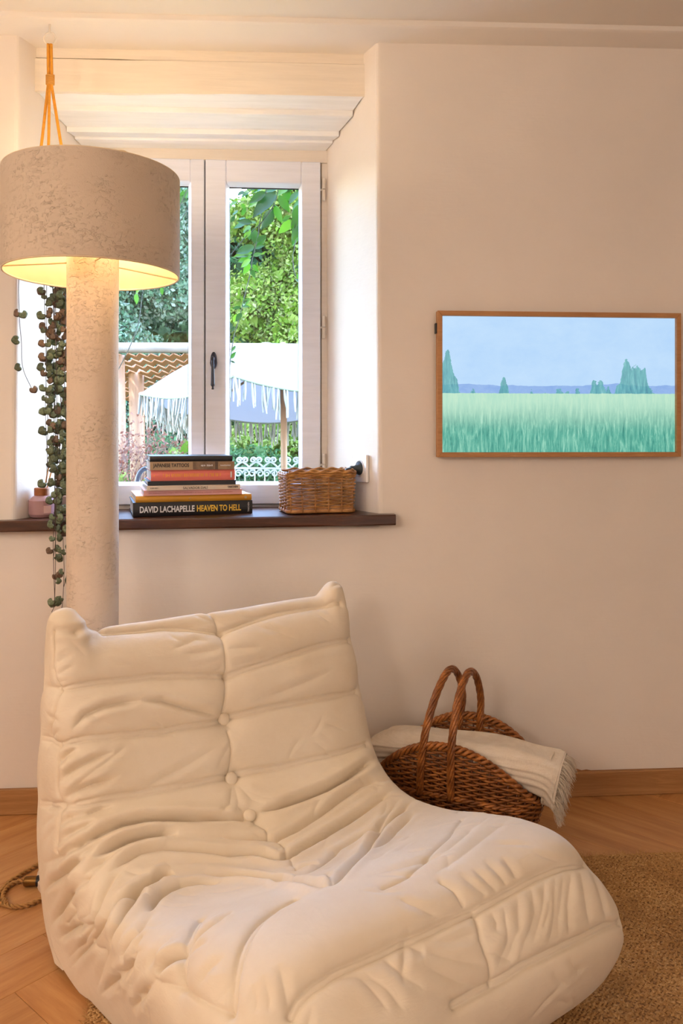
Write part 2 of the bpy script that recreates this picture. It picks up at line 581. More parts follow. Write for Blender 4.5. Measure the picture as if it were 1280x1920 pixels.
# fixed frame
fr = MB()
fr.rbox(FL - 0.02, FR + 0.02, YF, YF + 0.07, zt_ + 0.001, ZFT + 0.03, 0.002)
fr.rbox(FL - 0.02, FR + 0.02, YF, YF + 0.07, ZFB - 0.03, zb_ - 0.001, 0.002)
fr.rbox(xr + 0.002, FR + 0.02, YF, YF + 0.07, zb_, zt_, 0.002)
fr.rbox(FL - 0.02, xl - 0.002, YF, YF + 0.07, zb_, zt_, 0.002)
fr.box(FL + 0.002, xl + 0.012, YF + 0.042, YF + 0.069, zb_ - 0.01, zt_ + 0.01)
fr.box(xr - 0.012, FR - 0.002, YF + 0.042, YF + 0.069, zb_ - 0.01, zt_ + 0.01)
fr.box(FL + 0.002, FR - 0.002, YF + 0.042, YF + 0.069, zt_ - 0.012, zt_ + 0.01)
fr.box(FL + 0.002, FR - 0.002, YF + 0.042, YF + 0.069, zb_ - 0.01, zb_ + 0.012)
fr.build('frame', M_FRAMEPAINT, win, world=True)
def casement(x0, x1, px0, px1, nm):
    """one leaf: stiles and rails round a pane"""
    c = empty(nm, (0, 0, 0)); c.parent = win
    c.matrix_basis = Matrix.Translation(Vector(((x0 + x1) / 2, yb_, zb_)) - Vector(win.location))
    pt, pb = gz(345), gz(908)
    for (a, b, lo, hi, n_) in ((x0, px0, zb_, zt_, 'stile'), (px1, x1, zb_, zt_, 'stile'), (px0, px1, pt, zt_, 'rail'), (px0, px1, zb_, pb, 'rail')):
        MB().rbox(a, b, yb_, yb_ + 0.05, lo, hi, 0.003).build(n_, M_WINPAINT, c, world=True)
    # sloped glazing bead round the pane
    bd = MB()
    w_ = 0.009
    A = [(px0, pb), (px1, pb), (px1, pt), (px0, pt)]
    B = [(px0 + w_, pb + w_), (px1 - w_, pb + w_), (px1 - w_, pt - w_), (px0 + w_, pt - w_)]
    V = [(x, yb_ + 0.004, z) for x, z in A] + [(x, yb_ + 0.022, z) for x, z in B] + [(x, yb_ + 0.03, z) for x, z in B] + [(x, yb_ + 0.03, z) for x, z in A]
    F = []
    for r_ in range(3):
        for i in range(4):
            F.append((r_ * 4 + i, r_ * 4 + (i + 1) % 4, r_ * 4 + 4 + (i + 1) % 4, r_ * 4 + 4 + i))
    bd.add(V, F).build('glazing_bead', M_WINPAINT, c, world=True)
    gk = MB()
    for (a, b, lo, hi) in ((px0 + w_ - 0.002, px1 - w_ + 0.002, pt - w_ - 0.003, pt - w_), (px0 + w_ - 0.002, px0 + w_ + 0.0015, pb + w_, pt - w_), (px1 - w_ - 0.0015, px1 - w_ + 0.002, pb + w_, pt - w_)):
        gk.box(a, b, yb_ + 0.024, yb_ + 0.029, lo, hi)
    gk.build('gasket', M_GASKET, c, world=True)
    V = [(px0 + 0.004, yb_ + 0.031, pb + 0.004), (px1 - 0.004, yb_ + 0.031, pb + 0.004), (px1 - 0.004, yb_ + 0.031, pt - 0.004), (px0 + 0.004, yb_ + 0.031, pt - 0.004)]
    V += [(x, y + 0.004, z) for x, y, z in V]
    mk('pane', V, [(0, 1, 2, 3), (7, 6, 5, 4), (0, 4, 5, 1), (1, 5, 6, 2), (2, 6, 7, 3), (3, 7, 4, 0)], M_GLASS, c, world=True)
    return c
cr = casement(xm + 0.0018, xr - 0.001, gx(424, yb_), gx(565, yb_), 'casement')
cl = casement(xl + 0.001, xm - 0.0018, gx(208, yb_), gx(357, yb_), 'casement')
MB().box(xm - 0.0035, xm + 0.0035, yb_ + 0.012, yb_ + 0.02, zb_ + 0.002, zt_ - 0.002).build('meeting_gap', M_GASKET, win, world=True)
MB().box(xr - 0.003, xr + 0.004, YF + 0.004, YF + 0.01, zb_ + 0.002, zt_ - 0.002).build('side_gap', plain('gap_brown', (120, 98, 80), 0.8), win, world=True)
for py0, py1 in ((335, 378), (592, 636), (850, 892)):
    h = MB()
    zc, zd = gz(py1, 606), gz(py0, 606)
    xh = gx(607, YF - 0.012)
    for a, b in ((zc, (zc + zd) / 2 - 0.001), ((zc + zd) / 2 + 0.001, zd)):
        h.lathe([(0.003, a), (0.0055, a + 0.002), (0.0055, b - 0.002), (0.003, b)], 12, (xh, YF - 0.008, 0))
    h.box(xh - 0.012, xh, YF - 0.006, YF - 0.003, (zc + zd) / 2 - 0.004, (zc + zd) / 2 + 0.002)
    h.build('hinge', M_FRAMEPAINT, win, world=True, smooth=False)
# espagnolette handle on the right leaf
hx, hz = gx(400.5, yb_), gz(676, 400, yb_)
hd = MB()
prof = [(0.0, 0.0), (0.55, 0.0), (0.8, 0.25), (1.0, 0.55), (0.95, 0.8), (0.7, 0.97), (0.0, 1.0)]
V = []; F = []; n = 20
for i in range(7):
    u = i / 6
    for j in range(n):
        a = 2 * math.pi * j / n
        sc_ = (1.0, 0.98, 0.93, 0.84, 0.68, 0.42, 0.02)[i]
        zz = math.sin(a) * 0.029
        rx = 0.0125 * (1.0 if zz < 0 else 0.88)
        V.append((hx + math.cos(a) * rx * sc_, yb_ - 0.014 * (i / 6) ** 0.7, hz + zz * sc_))
for i in range(6):
    for j in range(n):
        F.append((i * n + j, i * n + (j + 1) % n, (i + 1) * n + (j + 1) % n, (i + 1) * n + j))
hd.add(V, F)
rose = hd.build('handle_rose', M_IRON, cr, smooth=True, world=True)
hl = MB()
zt2 = hz - 0.004
path = [(hx - 0.001, yb_ - 0.010, zt2 + 0.012), (hx - 0.001, yb_ - 0.022, zt2 + 0.006), (hx - 0.001, yb_ - 0.026, zt2 - 0.010), (hx - 0.001, yb_ - 0.024, zt2 - 0.06), (hx - 0.001, yb_ - 0.022, zt2 - 0.082)]
hl.tube(smooth_path(path, 16), np.interp(np.linspace(0, 1, 16), [0, .2, .4, .9, .93, 1], [.006, .0058, .0042, .0068, .0075, .006]), 12)
hl.lathe([(0.0035, -0.012), (0.0042, -0.010), (0.003, -0.004), (0.0055, 0)], 10, (hx - 0.001, yb_ - 0.022, zt2 - 0.081))
hl.build('lever', M_IRON, cr, smooth=True, world=True)

# sill board
M_SILL = wood('dark_sill_wood', (48, 26, 16), (96, 54, 32), 4, (1, 9, 9), 0.32, 0.35)
xs = np.linspace(PY(-60, 975, 0).x, PY(742, 966, -0.045).x, 40)
rng = np.random.RandomState(3)
V = []; F = []
wv = np.convolve(rng.randn(50), np.ones(5) / 5, 'same')[:40] * 0.0016
SILLF = -0.045
def sill_lim(x):
    """how far back the board can run at x before it meets the reveal or the wall"""
    if x >= SR_B - 0.002 or x <= SL_B + 0.002: return -0.0005
    if x > FR: return YF * (SR_B - x) / (SR_B - FR) - 0.001
    if x < FL: return YF * (x - SL_B) / (FL - SL_B) - 0.001
    return YF - 0.001
xs = np.unique(np.concatenate([xs, [SR_B - 0.0019, SR_B - 0.003, FR, SL_B + 0.0021, SL_B + 0.003, FL]]))
wv = np.interp(xs, np.linspace(xs[0], xs[-1], 40), wv)
for x, w_ in zip(xs, wv):
    z = sill_z(x); yk = sill_lim(x)
    for yy, zz in ((SILLF + 0.004 + w_, z - 0.031), (SILLF + w_, z - 0.026 + w_), (SILLF + w_, z - 0.004 + w_ * .4), (SILLF + 0.005 + w_, z), (yk, z), (yk, z - 0.031)):
        V.append((x, yy, zz))
n = len(xs)
for i in range(n - 1):
    for j in range(6):
        a = i * 6 + j; c = i * 6 + (j + 1) % 6
        F.append((a, a + 6, c + 6, c))
F += [tuple(range(6)), tuple((n - 1) * 6 + j for j in range(6))[::-1]]
sill = mk('trim_2', V, F, M_SILL)
tag(sill, kind='structure')
# ================================================================== LOUNGE CHAIR
# one upholstered shell: an outline (t from the rear, z) carried across the width, its ends closing on an inner spine
CH_W = 0.80
#        t      z      spine t, z
CH_TAB = np.array([
    (0.060, 0.000, 0.160, 0.012),
    (0.015, 0.050, 0.087, 0.070),
    (-0.005, 0.200, 0.056, 0.195),
    (-0.005, 0.360, 0.0475, 0.345),
    (0.000, 0.520, 0.0480, 0.495),
    (0.015, 0.630, 0.0520, 0.575),
    (0.050, 0.668, 0.0525, 0.607),
    (0.095, 0.655, 0.052, 0.605),
    (0.135, 0.600, 0.052, 0.570),
    (0.168, 0.510, 0.048, 0.495),
    (0.200, 0.410, 0.045, 0.405),
    (0.236, 0.330, 0.050, 0.290),
    (0.305, 0.275, 0.060, 0.150),
    (0.410, 0.258, 0.098, 0.050),
    (0.530, 0.280, 0.215, 0.006),
    (0.650, 0.328, 0.430, 0.004),
    (0.760, 0.362, 0.610, 0.006),
    (0.855, 0.360, 0.730, 0.018),
    (0.925, 0.310, 0.800, 0.040),
    (0.975, 0.240, 0.825, 0.060),
    (0.955, 0.150, 0.825, 0.060),
    (0.890, 0.065, 0.820, 0.045),
    (0.820, 0.020, 0.790, 0.022),
    (0.780, 0.002, 0.760, 0.012),
])
def chair_base(NS=520, NV=420):
    tab = smooth_path_nd(CH_TAB, 4000)
    seg = np.r_[0, np.cumsum(np.hypot(np.diff(tab[:, 0]), np.diff(tab[:, 1])))]
    nr_ = NS // 12                                   # few rows on the unseen rear, many on the front
    s = np.r_[np.linspace(0, 0.52, nr_, endpoint=False), np.linspace(0.52, seg[-1], NS - nr_)]
    T = np.stack([np.interp(s, seg, tab[:, k]) for k in range(4)], 1)
    # superellipse across the width, spaced evenly by length
    n = 5.2
    ph = np.linspace(0, np.pi, 4000)
    cx = np.sign(np.cos(ph)) * np.abs(np.cos(ph)) ** (2 / n); hh = np.sin(ph) ** (2 / n)
    q = np.r_[0, np.cumsum(np.hypot(np.diff(cx) * CH_W / 2, np.diff(hh) * 0.20))]
    v = np.linspace(0, q[-1], NV)
    cx = -np.interp(v, q, cx); hh = np.interp(v, q, hh)
    C, Hh = np.meshgrid(cx, hh, indexing='xy')[0], None
    X = np.broadcast_to(cx[None, :], (NS, NV)); Hh = np.broadcast_to(hh[None, :], (NS, NV))
    O_t, O_z, B_t, B_z = (T[:, k][:, None] for k in range(4))
    t = B_t + (O_t - B_t) * Hh
    z = B_z + (O_z - B_z) * Hh
    # the lower edge tucks in
    tuck = 1 - (0.03 + 0.27 * np.clip((t - 0.12) / 0.80, 0, 1)) * np.clip((0.24 - z) / 0.24, 0, 1) ** 1.5
    x = X * CH_W / 2 * tuck
    # taper of the back towards its top, sag of the seat, raised corners
    e = np.clip(1 - np.abs(X), 0, 1)
    mid = 1 - X ** 2
    seat = np.exp(-((t - 0.46) / 0.20) ** 2) * (Hh > 0.5) * np.clip((z - 0.1) / 0.1, 0, 1)
    z = z - 0.030 * mid * seat + 0.024 * X ** 4 * seat
    back = np.clip((z - 0.30) / 0.25, 0, 1) * np.clip((0.3 - t) / 0.2, 0, 1)
    t = t - 0.020 * mid * back * np.clip((t - 0.04) / 0.06, 0, 1)
    topm = np.exp(-((z - 0.66) / 0.05) ** 2)
    z = z + topm * (0.056 * np.exp(-((X + 0.95) / 0.15) ** 4) + 0.040 * np.exp(-((X - 0.97) / 0.13) ** 4))
    z = z - 0.010 * mid * topm
    x = x * (1 - 0.035 * np.clip((z - 0.35) / 0.3, 0, 1))
    # local frame: x across (viewer's left to right), y towards the rear, origin mid footprint
    P = np.stack([x, 0.47 - t, z], -1)
    return P, s, cx, hh, T
def smooth_path_nd(tab, n):
    P = np.vstack([2 * tab[0] - tab[1], tab, 2 * tab[-1] - tab[-2]])
    m = len(P) - 3
    u = np.linspace(0, m, n); i = np.minimum(u.astype(int), m - 1); f = (u - i)[:, None]
    a, b, c, d = P[i], P[i + 1], P[i + 2], P[i + 3]
    return 0.5 * ((2 * b) + (-a + c) * f + (2 * a - 5 * b + 4 * c - d) * f ** 2 + (-a + 3 * b - 3 * c + d) * f ** 3)
def grid_normals(P):
    du = np.gradient(P, axis=0); dv = np.gradient(P, axis=1)
    N = np.cross(du, dv)
    N /= np.maximum(np.linalg.norm(N, axis=-1, keepdims=True), 1e-12)
    return N
CH_LOC = CW(-0.070, 1.590, 0.011)
CH_ROT = R(36) - YAW
CH_FOLDS = [
('S',[-281,431,656,-267,396,656,-234,394,654,-200,393,651,-166,393,649,-132,394,648,-72,388,639,-26,378,629,11,373,625]),
('M',[-382,393,674,-337,370,668,-285,418,663]),
('S',[10,372,623,75,380,632,139,386,640,193,387,644,272,383,646,331,370,649,356,367,645]),
('S',[-382,451,548,-385,360,554,-357,340,561,-324,334,564,-290,332,564,-254,331,561,-217,330,559,-179,331,557,-141,329,551,-100,328,544,-53,326,538,-3,322,530]),
('S',[1,322,528,48,324,534,112,326,540,185,327,549,225,328,553,265,329,557,320,332,557,376,346,549]),
('S',[-396,419,441,-392,344,445,-366,314,458,-335,303,462,-301,297,459,-268,294,458,-238,292,453,-209,291,451,-177,289,446,-139,289,446,-99,289,443,-63,288,441,-26,288,439]),
('S',[-5,290,445,38,290,445,82,290,445,127,289,444,174,288,442,222,287,441,272,288,438,366,305,428]),
('S',[-400,421,303,-400,365,316,-395,315,332,-359,272,346,-309,258,350,-279,254,349,-249,250,346,-213,249,345,-177,247,342,-139,246,340,-100,245,337,-40,243,335]),
('S',[-13,243,335,37,241,331,80,239,327,125,237,326,170,236,325,217,235,323,283,237,321,357,252,313]),
('s',[-9,421,659,4,399,650,8,373,625,5,348,589,1,326,538,-15,304,485,-23,294,456]),
('s',[-20,279,416,-20,266,383,-29,248,343]),
('s',[-18,167,260,-7,145,249,-15,120,240]),
('s',[-4,107,237,2,84,232,-14,52,230]),
('s',[-18,29,231,-29,-7,237]),
('s',[-60,-155,303,-121,-259,351]),
('s',[-381,389,670,-384,382,632,-387,381,594,-385,360,556]),
('s',[-384,357,550,-391,363,499,-395,379,459]),
('s',[-391,343,445,-392,331,403,-395,327,365,-395,316,335]),
('s',[-396,319,329,-397,314,302,-397,311,274,-398,309,247]),
('B',[-399,407,180,-396,288,243,-377,245,277,-343,231,296,-293,226,306,-243,220,305,-210,214,299,-176,209,293,-138,200,285,-99,193,278,-60,184,271]),
('M',[-127,200,285,-82,189,275,-40,180,268,-29,184,271]),
('B',[-5,182,269,44,180,268,110,180,269,181,183,272,251,193,280,314,210,286,377,244,275]),
('B',[-355,206,266,-329,203,276,-289,201,284,-249,198,284,-216,193,280,-190,183,273]),
('M',[-344,160,250,-316,168,260,-273,174,267,-230,168,264,-184,150,255,-139,129,246,-102,107,238]),
('B',[-159,137,249,-121,116,241,-94,105,238,-69,93,234,-53,80,232,-40,56,230,-30,46,230,9,52,230,76,65,231,115,74,233,153,80,236,215,95,241,285,111,247,371,153,231]),
('M',[-142,171,264,-100,155,255,-53,135,245,-27,124,242,-2,112,238,50,116,239,86,124,243,122,131,246,195,150,255,268,165,263,343,169,254,371,182,240]),
('M',[-43,-17,240,-18,-15,239,7,-36,245]),
('M',[-52,-73,259,-18,-60,254,36,-30,243,71,-3,237,123,10,236,160,15,238,196,18,240,266,58,242,321,93,243]),
('B',[-132,-263,352,-110,-255,349,-67,-225,337,14,-161,306,112,-60,256,188,3,242,233,22,242,285,42,244,351,76,238]),
('M',[3,-171,311,77,-126,287,185,-45,254,239,-17,250,292,9,249]),
('B',[-187,79,238,-148,50,234,-115,12,235,-93,-44,249,-131,-187,320,-136,-245,345,-132,-263,352]),
('M',[-279,102,245,-256,107,245,-236,105,244]),
('W',[-232,125,249,-183,115,244,-148,101,239,-114,86,235]),
('B',[-362,81,233,-340,83,240,-298,92,244,-267,102,245,-235,105,244]),
('B',[-387,30,195,-385,28,211,-374,24,233,-347,48,241,-316,79,243,-296,89,244]),
('M',[-388,-29,197,-385,-36,229,-366,-46,254,-323,-14,254]),
('B',[-331,-4,252,-309,26,247,-278,47,243,-241,55,240,-205,46,238,-173,32,236]),
('B',[-386,-160,252,-378,-170,270,-368,-184,286,-355,-197,300]),
('M',[-395,412,114,-398,347,167,-396,272,215,-382,234,252,-366,216,264]),
('M',[-393,362,71,-394,302,124,-393,239,188,-374,189,239,-338,184,262]),
('M',[-390,317,66,-390,220,136,-386,116,192]),
('M',[-384,280,46,-387,179,123,-386,116,192,-380,116,213,-370,126,227,-343,144,246,-311,156,256]),
('M',[-382,280,26,-384,207,86,-387,141,142,-387,98,185,-380,73,217,-350,90,238]),
('W',[-372,143,52,-381,93,113,-386,59,162,-387,31,191]),
('M',[-370,132,47,-384,14,145,-389,-75,223,-384,-76,243]),
('M',[-378,-47,127,-387,-105,184,-389,-165,245]),
('s',[-389,-162,244,-383,-232,269,-380,-278,281,-376,-317,290,-369,-356,298]),
('s',[-387,135,152,-387,88,161,-387,63,171]),
('S',[-382,-236,272,-371,-217,288,-358,-200,298,-331,-170,304,-289,-120,290]),
('S',[-367,-357,301,-359,-350,312,-350,-338,322,-339,-328,331,-325,-314,338,-302,-294,346,-267,-268,348,-228,-251,346,-188,-246,346]),
('W',[-373,-278,293,-358,-282,313,-337,-294,330]),
('M',[-354,-200,301,-327,-197,314,-299,-197,320,-264,-184,319]),
('W',[-374,-322,293,-361,-329,311,-346,-330,326]),
('s',[-386,-69,180,-389,-64,211,-380,-67,247,-371,-66,256]),
('W',[-389,-137,240,-380,-135,261,-359,-139,283,-325,-128,291]),
('s',[-394,243,183,-392,216,173,-390,186,154]),
('s',[-392,255,127,-392,215,164]),
('S',[-306,-429,313,-292,-424,322,-267,-421,330,-247,-422,333,-228,-421,336,-194,-424,337,-154,-426,336,-106,-426,337,-65,-428,335,-40,-428,335,-13,-428,335,40,-429,334,87,-428,335,145,-426,336,196,-424,336,260,-423,330,303,-421,320,356,-405,296]),
('S',[-65,-496,263,-31,-496,263,4,-497,261,42,-497,261,80,-496,263,114,-497,261,149,-498,259,187,-498,257,226,-498,253,295,-494,247,362,-476,220]),
('s',[40,-432,331,31,-446,318,22,-459,306,19,-481,283,13,-497,261]),
('s',[14,-375,362,24,-395,356,26,-416,344]),
('W',[69,-437,327,66,-451,314,54,-460,305]),
('W',[97,-436,328,83,-454,311,70,-471,294,47,-481,283,24,-489,273]),
('W',[136,-434,330,117,-449,315,100,-465,300,80,-474,291,59,-483,280,41,-491,270]),
('W',[171,-432,331,157,-446,318,145,-460,305,119,-472,293,93,-482,282,70,-492,268]),
('W',[209,-428,332,182,-448,316,157,-463,301,132,-475,289,108,-486,277]),
('W',[232,-431,328,205,-450,312,181,-469,295,160,-482,281,139,-492,268]),
('W',[255,-430,326,230,-447,314,209,-461,302,188,-473,290,162,-493,266]),
('W',[280,-428,322,246,-449,309,218,-467,295,202,-483,279,189,-495,262]),
('W',[306,-426,315,286,-447,304,269,-464,291,256,-479,277,246,-492,261]),
('W',[358,-408,292,332,-440,290,316,-461,280,305,-478,267,299,-490,251]),
('W',[-80,-443,321,-59,-454,311,-38,-463,302,-12,-472,293,16,-481,283]),
('W',[-92,-457,308,-70,-469,296,-47,-481,283,-22,-489,273,4,-497,261]),
('W',[-66,-437,327,-31,-446,318,-4,-448,317,22,-450,315]),
('W',[131,-505,237,149,-505,214,177,-501,195]),
('W',[175,-503,245,189,-505,219,209,-503,204]),
('W',[-332,-368,331,-338,-387,322,-346,-396,311]),
('W',[-316,-371,339,-324,-399,325,-333,-410,313]),
('W',[-293,-374,347,-303,-406,331,-309,-424,316]),
('W',[-201,-430,331,-188,-452,311,-182,-464,300,-177,-476,287]),
('W',[-189,-432,330,-177,-446,317,-166,-458,306,-160,-470,294,-155,-482,281]),
('W',[-151,-429,334,-142,-443,321,-132,-455,309,-108,-475,290]),
('W',[-102,-431,333,-89,-440,324,-81,-445,320]),
('s',[269,-161,309,149,-249,347,83,-284,358,18,-318,363,-30,-335,365,-77,-337,365]),
('W',[18,-318,363,56,-312,363,97,-303,361,178,-271,354,289,-207,325]),
('W',[1,-358,364,42,-350,365,82,-343,365,120,-333,365,160,-320,363,202,-307,361,248,-292,355,327,-251,329]),
('W',[-73,-290,359,-26,-297,360,16,-307,362,48,-305,362,80,-305,362]),
('W',[52,-375,362,65,-407,350,81,-421,340]),
('W',[82,-375,362,91,-405,351,103,-423,339]),
('W',[114,-371,363,122,-405,351,126,-421,340]),
('W',[152,-377,361,151,-408,348,149,-417,343]),
('W',[-75,-369,363,-63,-387,359,-47,-403,352,-22,-423,339]),
('M',[-224,314,517,-168,311,506,-113,302,481,-76,298,468,-40,293,453]),
('M',[-364,319,480,-337,317,506,-296,316,517,-257,314,517,-216,313,515]),
('W',[-129,353,602,-87,359,608,-63,364,614,-31,359,608]),
('W',[-108,347,591,-60,345,586,-3,347,587]),
('W',[-48,326,538,-26,328,544,-3,331,550]),
('W',[-383,365,583,-366,354,596,-344,350,605]),
('W',[-384,373,603,-368,361,618,-351,356,621]),
('W',[74,298,468,137,299,473,207,301,482,286,307,495]),
('W',[97,371,624,153,353,602,202,338,577]),
('W',[7,346,585,54,343,580,98,340,576]),
('W',[16,330,548,65,330,548,116,331,554]),
('M',[-392,335,411,-378,316,434,-352,304,446]),
('M',[-391,321,379,-370,300,404,-332,290,421,-285,286,430]),
('M',[-392,311,345,-364,284,369,-337,275,377,-298,269,380]),
('W',[-372,291,370,-350,284,389,-324,282,405,-286,282,418]),
('W',[-360,277,356,-328,271,372,-278,269,385]),
('W',[-249,252,350,-217,254,355,-185,257,362,-152,259,368,-121,262,376,-89,265,384,-56,269,392]),
('M',[-396,311,296,-384,284,318,-349,259,330,-324,253,335,-298,249,336]),
('M',[-397,306,259,-380,266,297,-360,252,309,-337,246,318]),
('W',[-400,417,250,-397,320,319]),
('W',[-399,424,210,-397,318,293]),
('M',[-396,269,209,-387,244,246,-361,225,276,-336,220,288]),
('M',[-378,202,239,-348,193,262,-306,189,272]),
('W',[-36,232,318,-57,208,291,-91,196,281]),
('W',[-29,231,316,-37,206,289,-54,191,276]),
('W',[-20,229,314,-4,206,289,21,191,276]),
]
CH_BUTTONS = [(-0.0274, 0.2411, 0.3309), (-0.0186, 0.2891, 0.4431), (-0.0225, 0.1822, 0.2693)]
chair = empty('lounge_chair', CH_LOC, CH_ROT)
tag(chair, 'low cream velvet lounge chair with quilted channels and buttoned back', 'chair')
def velvet():
    t = NT('cream_velvet'); v = t.coord()
    n1 = t.noise(v, 5, 5, 0.6)
    col = t.ramp(n1, [(0.3, L((229, 212, 186))), (0.7, L((242, 228, 206)))])
    wr = t.noise(t.coord((10, 10, 26)), 3.0, 4, 0.55, 0.8)
    fine = t.noise(v, 420, 2, 0.5)
    nr = t.bump(wr, 0.16, 0.006); nr = t.bump(t.noise(t.coord((16, 16, 60), rot=(0.3, 0.5, 0.2)), 2.6, 3, 0.5, 1.2), 0.10, 0.003, nr); nr = t.bump(fine, 0.08, 0.0006, nr)
    t.principled(col, 0.85, nr, Sheen_Weight=0.25, Sheen_Roughness=0.4)
    return t.m
M_VELVET = velvet()
P, s_, cx_, hh_, T_ = chair_base(1080, 680)
N_ = grid_normals(P)
D_ = np.zeros(P.shape[:2])
NS, NV = D_.shape

def polydist(P, line):
    """distance of every surface point to a polyline lying on the surface"""
    Q = np.asarray(line, float).reshape(-1, 3) / 1000.0
    lo, hi = Q.min(0) - 0.14, Q.max(0) + 0.14
    flat = P.reshape(-1, 3)
    sel = np.where(np.all((flat > lo) & (flat < hi), axis=1))[0]
    S = flat[sel]
    best = np.full(len(S), 9.0); par = np.zeros(len(S))
    n = len(Q) - 1
    for i in range(n):
        a, ab = Q[i], Q[i + 1] - Q[i]
        L2 = max(ab.dot(ab), 1e-10)
        u = np.clip(((S - a) @ ab) / L2, 0, 1)
        dd = np.linalg.norm(S - a - u[:, None] * ab, axis=1)
        k = dd < best
        best[k] = dd[k]; par[k] = (i + u[k]) / n
    return sel, best, par
Df = D_.reshape(-1)
for kind, line in CH_FOLDS:
    sel, dd, par = polydist(P, line)
    fade = np.clip(np.minimum(par, 1 - par) / 0.24, 0, 1)
    if kind == 'S':
        g = -0.0060 * np.exp(-(dd / 0.0085) ** 2) - 0.0110 * np.exp(-dd / 0.024) - 0.0032 * np.exp(-((dd - 0.0052) / 0.0018) ** 2) + 0.0030 * np.exp(-(dd / 0.0036) ** 2)
    elif kind == 's':
        g = -0.0060 * np.exp(-dd / 0.0035) - 0.003 * np.exp(-dd / 0.015)
    elif kind == 'B':
        g = (-0.030 * np.exp(-dd / 0.0055) + 0.008 * np.exp(-((dd - 0.018) / 0.012) ** 2)) * fade
    elif kind == 'M':
        g = (-0.0150 * np.exp(-dd / 0.0055) + 0.0042 * np.exp(-((dd - 0.015) / 0.010) ** 2)) * fade
    else:
        g = (-0.0042 * np.exp(-dd / 0.0085) + 0.0012 * np.exp(-((dd - 0.016) / 0.010) ** 2)) * fade
    Df[sel] += g
for b in CH_BUTTONS:
    r_ = np.linalg.norm(P.reshape(-1, 3) - np.array(b), axis=1)
    Df += -0.016 * np.exp(-(r_ / 0.022) ** 1.3)
# short loose wrinkles in the cover
rngw = np.random.RandomState(7)
dU = np.gradient(P, axis=0); dV = np.gradient(P, axis=1)
cnt = 0
while cnt < 110:
    i, j = rngw.randint(int(NS * 0.16), int(NS * 0.93)), rngw.randint(int(NV * 0.05), int(NV * 0.95))
    tu = dU[i, j] / np.linalg.norm(dU[i, j]); tv_ = dV[i, j] / np.linalg.norm(dV[i, j])
    if hh_[j] > 0.85: al = R(rngw.uniform(18, 50)) * (1 if rngw.rand() < 0.7 else -1)
    else: al = R(rngw.uniform(-25, 25))
    if P[i, j, 2] > 0.5 and rngw.rand() < 0.5: continue
    dr = math.cos(al) * tv_ + math.sin(al) * tu
    hl_ = rngw.uniform(0.018, 0.045)
    bow = np.cross(N_[i, j], dr) * rngw.uniform(-0.006, 0.006)
    ln_ = np.concatenate([P[i, j] + dr * q_ * hl_ + bow * (1 - q_ * q_) for q_ in (-1, -0.5, 0, 0.5, 1)]) * 1000
    sel, dd, par = polydist(P, ln_)
    g = (-0.0034 * np.exp(-dd / 0.0055) + 0.0012 * np.exp(-((dd - 0.011) / 0.007) ** 2)) * np.sin(np.pi * par) ** 0.8
    Df[sel] += g * rngw.uniform(0.5, 1.15)
    cnt += 1
# a soft overall stuffing of broad lumps
rngc = np.random.RandomState(11)
for _ in range(60):
    c_ = P[rngc.randint(40, NS - 30), rngc.randint(10, NV - 10)]
    r_ = np.linalg.norm(P.reshape(-1, 3) - c_, axis=1)
    Df += rngc.uniform(-0.003, 0.004) * np.exp(-(r_ / rngc.uniform(0.03, 0.07)) ** 2)
D_ = np.clip(Df, -0.05, 0.022).reshape(NS, NV)

D_ = D_ * np.clip(hh_ / 0.22, 0, 1)[None, :]
P = P + N_ * D_[..., None]
P[..., 2] = np.maximum(P[..., 2], 0.0)
# off the rug the soft lower edge settles down to the floor
wx = P[..., 0] * math.cos(CH_ROT) - P[..., 1] * math.sin(CH_ROT) + CH_LOC[0]
wy = P[..., 0] * math.sin(CH_ROT) + P[..., 1] * math.cos(CH_ROT) + CH_LOC[1]
off = np.clip(np.maximum((-0.371 - wx), (wy + 0.362)) / 0.03, 0, 1)
P[..., 2] -= 0.0105 * off * np.clip(1 - P[..., 2] / 0.10, 0, 1)
# a narrow flap folded inwards closes each end
fl0, fl1 = P[:, :1].copy(), P[:, -1:].copy()
fl0[..., 0] += 0.05; fl1[..., 0] -= 0.05
P = np.concatenate([fl0, P, fl1], 1)
NV += 2
idx = np.arange(NS * NV).reshape(NS, NV)
F = np.stack([idx[:-1, :-1], idx[1:, :-1], idx[1:, 1:], idx[:-1, 1:]], -1).reshape(-1, 4)
shell = mk('upholstery', P.reshape(-1, 3), F, M_VELVET, chair, smooth=True)

# covered buttons
for b in CH_BUTTONS:
    k = np.argmin(np.linalg.norm((P[:, 1:-1] - N_ * D_[..., None]).reshape(-1, 3) - np.array(b), axis=1))
    nn = Vector(N_.reshape(-1, 3)[k]); p_ = Vector(P[:, 1:-1].reshape(-1, 3)[k]) + nn * 0.007
    Mq = Matrix.Translation(p_) @ nn.to_track_quat('Z', 'Y').to_matrix().to_4x4()
    MB().lathe([(0.0110, -0.012), (0.0140, 0.000), (0.0138, 0.003), (0.0120, 0.0055), (0.008, 0.0070), (0.0015, 0.0076)], 24, M=Mq).build('button', M_VELVET, chair, smooth=True)
# pale base board the foam stands on
M_BASE = plain('white_base_fabric', (232, 226, 220), 0.8)
bp = [(-0.345, 0.385), (0.345, 0.385), (0.295, -0.33), (0.27, -0.365), (-0.27, -0.365), (-0.295, -0.33)]
MB().prism(bp, 0.0, 0.05, [(x * 1.03, y * 1.03) for x, y in bp]).build('base', M_BASE, chair)
